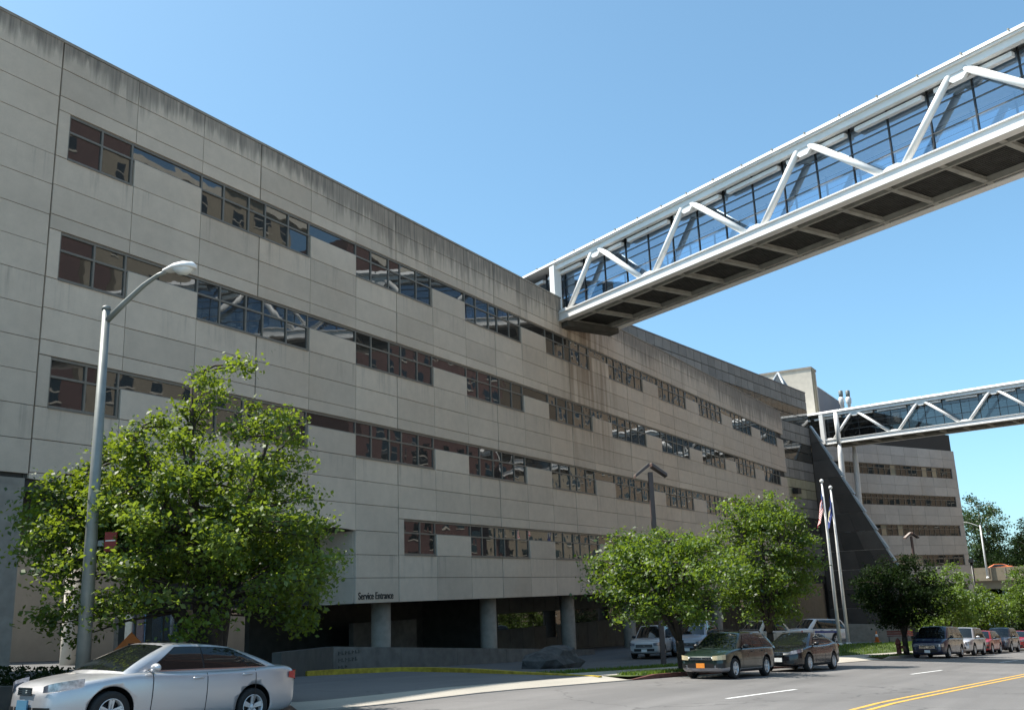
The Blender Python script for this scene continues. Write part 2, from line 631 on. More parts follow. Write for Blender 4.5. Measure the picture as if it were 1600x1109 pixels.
# painted lines
for nm, l0 in (("yellow_line", -20.42), ("yellow_line", -20.12)):
    sheet(nm, -40, 300, l0, l0 + 0.12, 0.005, MAT['yellow_line'])
for k in range(-3, 12):
    xa = 23.2 + 15.6 * k
    sheet("lane_dash", xa, xa + 4.4, -16.73, -16.61, 0.005, MAT['white_line'], nx=3)
# sidewalk, verge, kerbs (driveway 1: X 17..30, driveway 2: X 46.5..57.5)
sheet("sidewalk", -40, 170, -9.2, -7.15, 0.125, MAT['pavement'], nx=90)
sheet("driveway", 15.5, 31.0, -9.2, -0.6, 0.13, MAT['drive'], nx=8, nl=3)
sheet("driveway_apron", 14.45, 30.55, KL + 0.172, -9.2, (0.024, 0.129), MAT['apron'], nx=8)
sheet("driveway_apron", 46.45, 58.05, KL + 0.172, -9.2, (0.024, 0.129), MAT['apron'], nx=6)
sheet("driveway_lot", 47.5, 58.0, -9.2, -4.8, 0.131, MAT['apron'], nx=6, nl=2)
for x0, x1 in ((-40, 14.4), (30.6, 46.4), (58.1, 170)):
    sheet("verge_turf", x0, x1, KL + 0.15, -9.2, 0.12, MAT['turf'], nx=max(4, int((x1 - x0) / 3)))
sheet("lawn_turf", 59.5, 120, -7.1, -4.3, 0.075, MAT['turf'], nl=3, rise=True)
sheet("lawn_turf", 30.4, 46.5, -7.1, -5.2, 0.075, MAT['turf'], nl=2, rise=True)


def kerb(x0, x1, h, mat, drop0=False, drop1=False):
    bm = bmesh.new()
    pts = []
    n = max(2, int((x1 - x0) / 1.5))
    rings = []
    for i in range(n + 1):
        X = x0 + (x1 - x0) * i / n
        t = i / n
        hh = h
        if drop0:
            hh = min(hh, 0.03 + (X - x0) * 0.09)
        if drop1:
            hh = min(hh, 0.03 + (x1 - X) * 0.09)
        rings.append([bm.verts.new(G(X, l, z)) for l, z in ((KL, -0.1), (KL + 0.02, hh), (KL + 0.17, hh), (KL + 0.17, -0.1))])
    for a, b in zip(rings, rings[1:]):
        for k in range(4):
            bm.faces.new((a[k], b[k], b[(k + 1) % 4], a[(k + 1) % 4]))
    bm.faces.new(rings[0])
    bm.faces.new(rings[-1][::-1])
    return part("kerb", bm, mat, kind='structure')


kerb(-40, 14.4, 0.14, MAT['kerb'], False, True)
kerb(14.41, 30.59, 0.025, MAT['kerb'])
kerb(30.6, 46.4, 0.14, MAT['kerb_red'], True, True)
kerb(46.41, 58.09, 0.025, MAT['kerb'])
kerb(58.1, 170, 0.14, MAT['kerb'], True, False)
# yellow kerb that curves from the wall to the street
bm = bmesh.new()
yk = [(26.9, -2.9), (28.5, -2.75), (30.2, -3.0), (31.2, -3.7), (31.5, -4.8), (31.2, -6.2), (30.7, -7.8), (30.4, -9.2), (30.2, -10.9), (29.9, -12.6)]
kp = []
for i in range(len(yk) - 1):
    for t in (0, 0.5):
        kp.append((yk[i][0] + (yk[i + 1][0] - yk[i][0]) * t, yk[i][1] + (yk[i + 1][1] - yk[i][1]) * t))
kp.append(yk[-1])
nk = len(kp)
strip_solid(bm, [GY(x, y, 0.1 - 0.15 * max(0, (i - nk * 0.6) / (nk * 0.4))) for i, (x, y) in enumerate(kp)], 0.2, 0.17)
part("yellow_kerb", bm, MAT['yellow_kerb'], kind='structure')


def grass(name, x0, x1, l0, l1, n, dz, h=0.11, mat='leaf_bright', rise=False):
    X = np.random.uniform(x0, x1, n)
    L = np.random.uniform(l0, l1, n)
    V = np.zeros((n, 3, 3))
    for i in range(n):
        b = G(X[i], L[i], dz + (site_rise(X[i], L[i]) if rise else 0))
        a = random.uniform(0, 2 * PI)
        s = random.uniform(0.02, 0.045)
        hh = h * random.uniform(0.5, 1.3)
        V[i, 0] = (b.x - s * math.cos(a), b.y - s * math.sin(a), b.z)
        V[i, 1] = (b.x + s * math.cos(a), b.y + s * math.sin(a), b.z)
        V[i, 2] = (b.x + random.uniform(-.06, .06), b.y + random.uniform(-.06, .06), b.z + hh)
    o = obj(name, raw_mesh(name, V.reshape(-1, 3), 3, np.random.rand(n), MAT[mat]))
    o['kind'] = 'stuff'
    return o


def raw_mesh(name, verts, k, tone, mat):
    """mesh of separate k-gons with a per-face 'tone'"""
    n = len(verts) // k
    me = bpy.data.meshes.new(name)
    me.vertices.add(n * k)
    me.vertices.foreach_set("co", np.asarray(verts, dtype=np.float32).ravel())
    me.loops.add(n * k)
    me.loops.foreach_set("vertex_index", np.arange(n * k, dtype=np.int32))
    me.polygons.add(n)
    me.polygons.foreach_set("loop_start", np.arange(0, n * k, k, dtype=np.int32))
    me.polygons.foreach_set("loop_total", np.full(n, k, dtype=np.int32))
    at = me.attributes.new("tone", 'FLOAT', 'FACE')
    at.data.foreach_set("value", np.asarray(tone, dtype=np.float32))
    me.update(calc_edges=True)
    me.materials.append(mat)
    return me


grass("verge_grass", 31.5, 46.0, KL + 0.25, -9.25, 5200, 0.115)
grass("verge_grass", 58.6, 84, KL + 0.25, -9.25, 3000, 0.115)
grass("verge_grass", 0, 14.3, KL + 0.25, -9.25, 2500, 0.115)
grass("lawn_grass", 59.5, 100, -7.1, -4.3, 6500, 0.07, 0.12, 'leaf_bright', True)
grass("lawn_grass", 31.5, 46, -7.1, -5.2, 2500, 0.07, 0.1, 'leaf_bright', True)

# ------------------------------------------------------------------ main concrete building
MOD, ST = 3.048, 4.134
X0 = 17.82
B = thing("concrete_office_building", "long grey concrete building with staggered ribbon windows beside the street", "building")
EDGE = lambda i: X0 + MOD * i
# core behind the panels (dark joints show between panels)
for nm, b in (("wall_core", (EDGE(-16), 33.0, 0.14, 16.0, 3.6, 18.45)), ("wall_core", (33.32, 106.1, 0.14, 16.0, 0.03, 18.45))):
    boxpart(nm, MAT['joint'], B, *b)
boxpart("parapet_coping", MAT['column'], B, EDGE(-16), 106.2, -0.03, 0.5, 18.50, 18.60)

panels = []       # (x0, x1, z0, z1)


def rows_below(j):
    o = -ST * j
    return [(13.44 + o, 14.44 + o), (12.42 + o, 13.44 + o), (11.93 + o, 12.42 + o)]


def win_at(i, j):
    """half-window code of module i in storey j: 'a' left half, 'b' right half, None"""
    k, r = (i + 1) // 3, (i + 1) % 3        # modules 3k-1 (r 0), 3k (r 1), 3k+1 (r 2, plain)
    if i < 0 or i > 28:
        return 'x'
    if j == 3 and i < 6:
        return 'x'
    if r == 0:
        return 'a' if k > (2 if j == 3 else 0) else 'x'
    if r == 1:
        return 'b'
    return None


for i in range(-16, 29):
    x0, x1 = EDGE(i), EDGE(i + 1)
    if i < 0:
        zz = [18.56 - 1.033 * k for k in range(0, 15)]
        for a, b in zip(zz, zz[1:]):
            if a > 3.97:
                panels.append((x0, x1, max(b, 3.97), a))
        continue
    for a, b in ((17.55, 18.5), (16.57, 17.55), (16.06, 16.57)):
        panels.append((x0, x1, a, b))
    for j in range(4):
        o = -ST * j
        if j == 3 and i < 6:
            break
        w = win_at(i, j)
        if w is None:
            panels.append((x0, x1, 14.44 + o, 15.45 + o))
        if w == 'b' and (i == 0 or (i == 6 and j == 3)):
            panels.append((x0, x0 + 0.44, 14.44 + o, 16.06 + o))
        if w == 'b':
            pass
        if j < 3:
            for a, b in rows_below(j):
                if j == 2 and i < 6:
                    continue
                panels.append((x0, x1, a, b))
        else:
            panels.append((x0, x1, 1.03, 2.04))
            panels.append((x0, x1, -0.03, 1.03))
    if i < 6:
        for a, b in ((5.17, 6.17), (4.15, 5.17)):
            panels.append((x0, x1, a, b))
        if i == 5:
            for a, b in ((3.02, 4.15), (2.0, 3.02), (1.03, 2.0), (-0.03, 1.03)):
                panels.append((x0, x1, a, b))

camx, camy = 0.0, -26.96
panels.sort(key=lambda p: (0.5 * (p[0] + p[1]) - 22) ** 2 if p[0] > 15 else 1e5 - p[0])
GAP, DARK = 0.011, 0.03
pcache = {}
rest = bmesh.new()


def panel_gaps(x0, x1):
    gl = DARK if abs(((x0 - X0) / (3 * MOD)) - round((x0 - X0) / (3 * MOD))) < 1e-3 else GAP
    gr = DARK if abs(((x1 - X0) / (3 * MOD)) - round((x1 - X0) / (3 * MOD))) < 1e-3 else GAP
    return gl, gr


for n, (x0, x1, z0, z1) in enumerate(panels):
    gl, gr = panel_gaps(x0, x1)
    dy = ((n * 37) % 7 - 3) * 0.0016
    a, b = x0 + gl, x1 - gr
    if n < 295:
        key = (round(b - a, 3), round(z1 - z0, 3))
        if key not in pcache:
            bm = bmesh.new()
            bm_box(bm, 0, b - a, 0, 0.125, 0, z1 - z0 - 0.02)
            bmesh.ops.recalc_face_normals(bm, faces=bm.faces)
            e = [q for q in bm.edges if all(abs(v.co.y) < 1e-6 for v in q.verts)]
            bmesh.ops.bevel(bm, geom=e, offset=0.008, segments=1, affect='EDGES')
            pcache[key] = mesh_from(bm, "wall_panel", MAT['concrete'])
        obj("wall_panel", pcache[key], B, (a, dy, z0 + 0.01))
    else:
        bm_box(rest, a, b, dy, dy + 0.125, z0 + 0.01, z1 - 0.01)
part("wall_panel", rest, MAT['concrete'], B, 'stuff')

# sloping lower edge above the service drive, X 17.82 .. 33.05
bm = bmesh.new()
zl = lambda x: 3.97 + (3.02 - 3.97) * (x - 17.82) / (33.05 - 17.82)
for i in range(5):
    a, b = EDGE(i) + GAP, EDGE(i + 1) - GAP
    bm_hex(bm, [(a, 0, zl(a)), (b, 0, zl(b)), (b, 0.125, zl(b)), (a, 0.125, zl(a)), (a, 0, 4.14), (b, 0, 4.14), (b, 0.125, 4.14), (a, 0.125, 4.14)])
part("lintel_panel", bm, MAT['concrete'], B)
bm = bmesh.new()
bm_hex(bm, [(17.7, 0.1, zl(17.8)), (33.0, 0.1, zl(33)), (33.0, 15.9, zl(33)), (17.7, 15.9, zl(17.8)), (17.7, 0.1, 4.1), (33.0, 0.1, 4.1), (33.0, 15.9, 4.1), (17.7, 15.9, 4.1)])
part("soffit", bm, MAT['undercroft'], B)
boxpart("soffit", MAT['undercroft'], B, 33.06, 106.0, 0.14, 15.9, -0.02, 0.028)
# return wall on the right of the drive
for a, b in ((2.0, 3.0), (1.03, 2.0), (-0.03, 1.03)):
    boxpart("return_panel", MAT['concrete'], B, 33.03, 33.3, 0.14, 1.95, a + 0.01, b - 0.01)


def building_win(xa, xb, zs, zt, zh, cuts, individually, strip=None):
    """window frame with its panes; cuts are mullion positions; strip = right end of the clerestory strip"""
    d0, d1 = 0.045, 0.115
    fw_ = 0.035
    bm = bmesh.new()
    segs = list(zip(cuts, cuts[1:]))
    for c in cuts:
        bm_box(bm, c - fw_, c + fw_, d0, d1, zs, zh)
    for z in (zs, zt, zh):
        h = 0.045 if z != zt else 0.035
        za, zb = (z, z + 2 * h) if z == zs else ((z - 2 * h, z) if z == zh else (z - h, z + h))
        for a, b in segs:
            bm_box(bm, a + fw_, b - fw_, d0 + 0.004, d1, za, zb)
    bm_box(bm, xa, xb, -0.03, 0.045, zs - 0.025, zs + 0.012)
    if strip:
        bm_box(bm, cuts[-1] + fw_, strip, d0 + 0.004, d1, zt - 0.035, zt + 0.035)
        bm_box(bm, cuts[-1] + fw_, strip, d0 + 0.004, d1, zh - 0.09, zh)
    w = part("window", bm, MAT['frame'], B)
    rects = []
    for a, b in segs:
        rects.append((a + fw_, b - fw_, zs + 0.09, zt - 0.035))
        rects.append((a + fw_, b - fw_, zt + 0.035, zh - 0.09))
    if strip:
        rects.append((cuts[-1] + fw_, strip, zt + 0.035, zh - 0.09))
    allb = bmesh.new()
    for (a, b, c, d) in rects:
        t = random.uniform(-0.009, 0.009)
        s = random.uniform(-0.006, 0.006)
        q = [(a, 0.095 + t, c), (b, 0.095 - t, c), (b, 0.095 - t + s, d), (a, 0.095 + t + s, d)]
        if individually:
            m = bmesh.new()
            m.faces.new([m.verts.new(p) for p in q])
            part("pane", m, MAT['glass_blind'] if individually == 'blind' else MAT['glass'], w)
        else:
            allb.faces.new([allb.verts.new(p) for p in q])
    if individually:
        allb.free()
    else:
        part("pane", allb, MAT['glass'], w)
    return w


for j in range(4):
    o = -ST * j
    zs, zt, zh = 14.44 + o, 15.45 + o, 16.06 + o
    for k in range(0, 10):
        J = X0 + 3 * MOD * k
        if j == 3 and k < 2:
            continue
        if k == 0 or (j == 3 and k == 2):
            cuts = [J + 0.45, J + 1.73, J + 2.96]
        else:
            cuts = [J - 3.02, J - 1.90, J - 0.56, J + 0.36, J + 1.70, J + 2.96]
        st_end = J + 3 * MOD - 3.055 if k < 9 else None
        w = building_win(cuts[0], cuts[-1], zs, zt, zh, cuts, (k <= 5) if not (j == 2 and k in (6, 7)) else False, st_end)

# lettering on the panel
fc = bpy.data.curves.new("lettering", 'FONT')
fc.body = "Service Entrance"
fc.extrude = 0.012
fc.offset = 0.006
fo = bpy.data.objects.new("lettering_tmp", fc)
COL.objects.link(fo)
bpy.context.view_layer.update()
lm = bpy.data.meshes.new_from_object(fo)
bpy.data.objects.remove(fo)
xs_ = [v.co.x for v in lm.vertices]
ys_ = [v.co.y for v in lm.vertices]
sx = 2.42 / (max(xs_) - min(xs_))
sy = 0.30 / (max(ys_) - min(ys_))
for v in lm.vertices:
    x, y, z = v.co
    v.co = (x * sx, -z - 0.014, y * sy)
lm.materials.append(MAT['letter'])
obj("lettering", lm, B, (33.22, -0.004, 0.14))

# columns under the overhang
cb = bmesh.new()
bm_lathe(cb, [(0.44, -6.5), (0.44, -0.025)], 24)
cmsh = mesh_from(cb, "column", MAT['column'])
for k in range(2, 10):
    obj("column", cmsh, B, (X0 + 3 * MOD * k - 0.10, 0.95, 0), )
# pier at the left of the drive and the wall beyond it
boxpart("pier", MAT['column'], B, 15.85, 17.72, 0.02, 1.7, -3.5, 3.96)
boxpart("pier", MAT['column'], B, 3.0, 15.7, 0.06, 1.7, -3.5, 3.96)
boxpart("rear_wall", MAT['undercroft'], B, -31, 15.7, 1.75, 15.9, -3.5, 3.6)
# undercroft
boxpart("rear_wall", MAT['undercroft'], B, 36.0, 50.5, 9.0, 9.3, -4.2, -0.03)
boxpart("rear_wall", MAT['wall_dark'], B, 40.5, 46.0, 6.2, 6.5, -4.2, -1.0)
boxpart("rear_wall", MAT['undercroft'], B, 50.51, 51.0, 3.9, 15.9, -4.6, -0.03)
UB = plain('infill_concrete', (0.10, 0.098, 0.085), 0.9, 0, 0.2, 1.5)
for k in range(0, 36):
    a = 51.05 + 1.52 * k
    has_low = k in (4,)
    if has_low:
        boxpart("infill_panel", UB, B, a + 0.01, a + 1.5, 4.0, 4.15, -0.95, -0.03)
        boxpart("infill_window", MAT['glass'], B, a + 0.01, a + 1.5, 4.03, 4.1, -2.6, -0.97)
        boxpart("infill_panel", UB, B, a + 0.01, a + 1.5, 4.0, 4.15, -7.5, -2.62)
    else:
        boxpart("infill_panel", UB, B, a + 0.01, a + 1.5, 4.0, 4.15, -0.95, -0.03)
        boxpart("infill_window", MAT['glass'], B, a + 0.01, a + 1.5, 4.04, 4.1, -1.85, -0.97)
        boxpart("infill_panel", UB, B, a + 0.01, a + 1.5, 4.0, 4.15, -7.5, -1.87)

boxpart("rear_wall", MAT['undercroft'], B, 51.01, 106.0, 15.5, 15.9, -9, -0.03)  # unseen wall added to stop sun leaking in under the building
# courtyard seen through the drive: round columns and a glazed entrance at the back of the building
for x, y in ((33.2, 18.4), (39.4, 17.6)):
    bm = bmesh.new()
    bm_lathe(bm, [(0.6, -4.5), (0.6, 3.4)], 22)
    part("column", bm, MAT['pale_wall'] if x < 36 else MAT['column'], B, loc=(x, y, 0))
boxpart("rear_wall", MAT['pale_wall'], B, 26, 62, 27.0, 27.4, -5, 7)
E_ = thing("entrance_vestibule", "small grey entrance lobby with glazed doors behind the big tree", "vestibule", (31.2, 12.5, gz(31, 16)))
boxpart("door_frame", MAT['wall_dark'], E_, 0, 0.35, 0, 0.3, 0, 2.6)
boxpart("door_frame", MAT['wall_dark'], E_, 1.6, 1.9, 0, 0.3, 0, 2.6)
boxpart("door_frame", MAT['wall_dark'], E_, 3.5, 3.8, 0, 0.3, 0, 2.6)
boxpart("lintel", MAT['wall_dark'], E_, -0.2, 4.0, -0.1, 0.4, 2.6, 3.0)
boxpart("roof_slab", MAT['undercroft'], E_, 1.2, 3.7, -0.8, 0.4, 3.01, 3.4)
boxpart("door_glass", MAT['bridge_glass'], E_, 0.36, 1.59, 0.1, 0.12, 0.1, 2.55)
boxpart("door_glass", MAT['bridge_glass'], E_, 1.91, 3.49, 0.1, 0.12, 0.1, 2.55)
for x in (0.95, 2.6):
    boxpart("door_mullion", MAT['frame'], E_, x, x + 0.09, 0.05, 0.18, 0, 2.55)
boxpart("door_rail", MAT['frame'], E_, 0.36, 3.49, 0.04, 0.09, 1.0, 1.08)

# glazed upper storey / curtain wall that runs at a slight angle through the slab
TH = R(-6.5274)
GWAL = thing("glass_curtain_wall", "grey panelled curtain wall rising behind and beyond the concrete slab", "glass building", (105.8, 0.0, 0), TH)
boxpart("wall_core", MAT['joint'], GWAL, -60, 8.38, 0.1, 14, 16.0, 21.9)
boxpart("wall_core", MAT['joint'], GWAL, 0.4, 8.38, 0.1, 14, 0.2, 16.0)
boxpart("coping", MAT['roof_grey'], GWAL, -60, 8.45, -0.05, 0.4, 21.88, 21.97)
gp_rest = bmesh.new()
zrow = [21.9 - 1.045 * k for k in range(0, 21)]
gcache = {}
cnt = 0
for i in range(0, 45):
    x1 = 8.4 - 1.52 * i
    x0 = x1 - 1.52
    for r, (zb, zt_) in enumerate(zip(zrow[1:], zrow)):
        if x1 < 0.3 and zb < 17.5:
            continue
        if x1 < -40:
            continue
        kind = ('curtain' if r in (2, 3) else 'curtain' if r in (6, 7) else 'curtain_tan' if r in (10, 11) else 'curtain' if r in (14, 15, 18) else 'spandrel')
        y = random.uniform(-0.006, 0.006)
        key = kind
        if key not in gcache:
            bm = bmesh.new()
            bm_box(bm, 0.025, 1.495, 0, 0.09, 0.035, 1.01)
            gcache[key] = mesh_from(bm, "glass_panel", MAT[kind])
        if cnt < 298:
            obj("glass_panel", gcache[key], GWAL, (x0, y, zb))
            cnt += 1
boxpart("floodlight", MAT['black_metal'], GWAL, 0.9, 1.9, -0.7, -0.1, 9.7, 10.3)

# dark triangular fin at the end of the curtain wall
F = thing("dark_glass_fin", "dark triangular glass wing sloping down from the curtain wall corner", "wing wall", (114.15, -1.0, 0), TH)
prof = lambda z: 1.0 * (18.0 - z) * 7.6 / 15.9        # distance out from the wall at height z
lev = [18.0 - 2.06 * k for k in range(0, 13)]
for k in range(12):
    za, zb = lev[k], lev[k + 1]
    pa, pb = prof(za), prof(zb)
    # cladding sheets: split in 1.9 m pieces
    npc = max(1, int(pb / 1.9))
    for q in range(npc):
        bm = bmesh.new()
        ya, yb = -pb * q / npc, -pb * (q + 1) / npc
        yta, ytb = -pa * q / npc, -pa * (q + 1) / npc
        d = 0.012 * ((k + q) % 2)
        bm_hex(bm, [(d, ya - 0.01, zb + 0.015), (0.4, ya - 0.01, zb + 0.015), (0.4, yb + 0.01, zb + 0.015), (d, yb + 0.01, zb + 0.015),
                    (d, yta - 0.004, za - 0.015), (0.4, yta - 0.004, za - 0.015), (0.4, ytb + 0.004, za - 0.015), (d, ytb + 0.004, za - 0.015)])
        part("cladding_panel", bm, MAT['fin'], F)
    bm = bmesh.new()
    bm_hex(bm, [(-0.05, -pb - 0.02, zb + 0.1), (0.55, -pb - 0.02, zb + 0.1), (0.55, -pb - 0.36, zb), (-0.05, -pb - 0.36, zb),
                (-0.05, -pa - 0.02, za), (0.55, -pa - 0.02, za), (0.55, -pa - 0.16, za), (-0.05, -pa - 0.16, za)])
    part("edge_panel", bm, MAT['fin_edge'], F)
boxpart("strut", MAT['fin_edge'], F, 0.2, 0.5, -0.45, -0.15, -7.5, 0.2)

# atrium, penthouse and roof plant behind
A = thing("atrium_block", "tan wall in the gap between the dark fin and the right building", "building", (0, 0, 0))
boxpart("wall", MAT['tan_wall'], A, 116.5, 136, 3.0, 20, -8, 21.0)
PH = thing("penthouse", "pale blank rooftop block behind the curtain wall", "rooftop block", (128, 1.1, 17))
boxpart("wall", MAT['pale_wall'], PH, 0, 2.6, 0, 22, 0, 10.7)
boxpart("coping", MAT['column'], PH, -0.1, 2.7, -0.1, 22, 10.7, 10.95)
boxpart("shaded_side", MAT['tan_wall'], PH, 0.1, 0.9, -0.25, -0.02, 0, 10.7)  # tan strip added to colour the shade on the block's side face
bm = bmesh.new()
apex = (118.0, 2.9, 25.6)
cs = [(116.6, 1.6, 22.6), (119.4, 1.6, 22.6), (119.4, 4.6, 22.6), (116.6, 4.6, 22.6)]
SKY_ = thing("roof_skylight", "small glazed pyramid skylight on the roof before the pale penthouse", "skylight", (0, 0, 0))
for a, b in zip(cs, cs[1:] + cs[:1]):
    bm.faces.new([bm.verts.new(p) for p in (a, b, apex)])
part("pane", bm, MAT['glass'], SKY_)
bm = bmesh.new()
for a in cs:
    bm_tube(bm, [a, apex], 0.14, 6)
part("frame", bm, MAT['fin_edge'], SKY_)
boxpart("kerb", MAT['roof_grey'], SKY_, 116.4, 119.6, 1.4, 4.8, 21.9, 22.6)
RW = thing("roof_screen", "low grey screen wall on the roof left of the vents", "screen wall", (133, 1.6, 19))
boxpart("wall", MAT['roof_grey'], RW, 0, 17, 0, 0.4, 0, 7.1)
boxpart("coping", MAT['white_metal'], RW, -0.05, 17, -0.05, 0.5, 7.1, 7.2)
for (y, z, lab) in ((0.0, 24.4, "left silver roof vent above the far skybridge"), (-0.95, 24.3, "right silver roof vent above the far skybridge")):
    V = thing("roof_vent", lab, "vent", (140, y, z), 0, "roof vents")
    bm = bmesh.new()
    bm_lathe(bm, [(0.22, -3), (0.22, 0.1), (0.36, 0.3), (0.4, 0.9), (0.3, 1.15), (0.2, 1.25)], 14)
    part("stack", bm, MAT['white_metal'], V)
    bm = bmesh.new()
    bm_lathe(bm, [(0.27, 1.22), (0.3, 1.6), (0.3, 2.05), (0.24, 2.12)], 14)
    part("cap", bm, MAT['galv'], V)
MC = thing("roof_plant", "grey rooftop machinery above the far skybridge", "roof plant", (150, -6, 22.8))
boxpart("cabinet", MAT['white_metal'], MC, 0, 2.5, 0.1, 1.9, 0, 3.1)
boxpart("base", MAT['undercroft'], MC, -1, 3, 1.95, 7.4, 0, 2.2)
for k in range(6):
    boxpart("fan", MAT['galv'] if k % 2 else MAT['undercroft'], MC, -0.5, 1.5, 2.05 + 0.8 * k, 2.6 + 0.8 * k, 2.21, 2.95 - 0.08 * k)

# right-hand building, turned 26 degrees
RB = thing("angled_office_building", "lower grey concrete building with long ribbon windows under the far skybridge", "building", (157.6, -11.7, 0), R(-26) + PI)
# local x runs left from the right-hand corner, local y is away (into the building) -> face at y=0 looking out
RB.rotation_euler = (0, 0, R(-26))
L_ = 31.0
boxpart("wall_core", MAT['joint'], RB, -L_, -0.3, 0.16, 12, -9, 21.0)
for j in range(0, 6):
    o = -ST * j
    zs, zh = 14.44 + o, 15.95 + o
    top = 21.0 if j == 0 else zs + ST - 0.0
    z_hi = 18.57 if j == 0 else top - 0.0
    for m in range(10):
        xa, xb = -MOD * (m + 1), -MOD * m
        hh = (z_hi - zh) / 2
        for q in range(2):
            key = ('rb', round(hh, 3))
            if key not in pcache:
                bm = bmesh.new()
                bm_box(bm, 0.02, MOD - 0.02, 0, 0.15, 0.012, hh - 0.012)
                pcache[key] = mesh_from(bm, "wall_panel", MAT['concrete_far'])
            obj("wall_panel", pcache[key], RB, (xa, 0, zh + hh * q))
    # ribbon window
    bm = bmesh.new()
    for z in (zs + 0.02, zs + 0.95, zh - 0.06):
        bm_box(bm, -30.4, -1.15, 0.08, 0.2, z - 0.04, z + 0.04)
    for q in range(25):
        bm_box(bm, -30.4 + 1.219 * q - 0.035, -30.4 + 1.219 * q + 0.035, 0.075, 0.19, zs, zh)
    w = part("window", bm, MAT['frame'], RB)
    for q in range(24):
        a = -30.4 + 1.219 * q
        mt = 'glass_blind' if (j == 3 and q < 16) or random.random() < 0.06 else 'glass_far'
        for za, zb in ((zs + 0.06, zs + 0.91), (zs + 0.99, zh - 0.1)):
            m = bmesh.new()
            t = random.uniform(-0.006, 0.006)
            m.faces.new([m.verts.new(p) for p in ((a + 0.035, 0.13 + t, za), (a + 1.184, 0.13 - t, za), (a + 1.184, 0.13 - t, zb), (a + 0.035, 0.13 + t, zb))])
            part("pane", m, MAT[mt], w)
    boxpart("wall_panel", MAT['concrete_far'], RB, -1.12, 0, 0, 0.15, zs + 0.01, zh - 0.01)
boxpart("glazed_storey", MAT['curtain'], RB, -30, -1.7, 0.3, 0.5, 18.6, 20.9)
for q in range(20):
    boxpart("mullion", MAT['frame'], RB, -30 + 1.48 * q, -29.92 + 1.48 * q, 0.22, 0.3, 18.6, 20.9)
boxpart("wall_panel", MAT['concrete_far'], RB, -L_, 0, 0.0, 0.15, -9, 14.44 - 5 * ST - 0.02)
boxpart("side_wall", MAT['concrete_far'], RB, -0.29, 0, 0.16, 12, -9, 18.57)


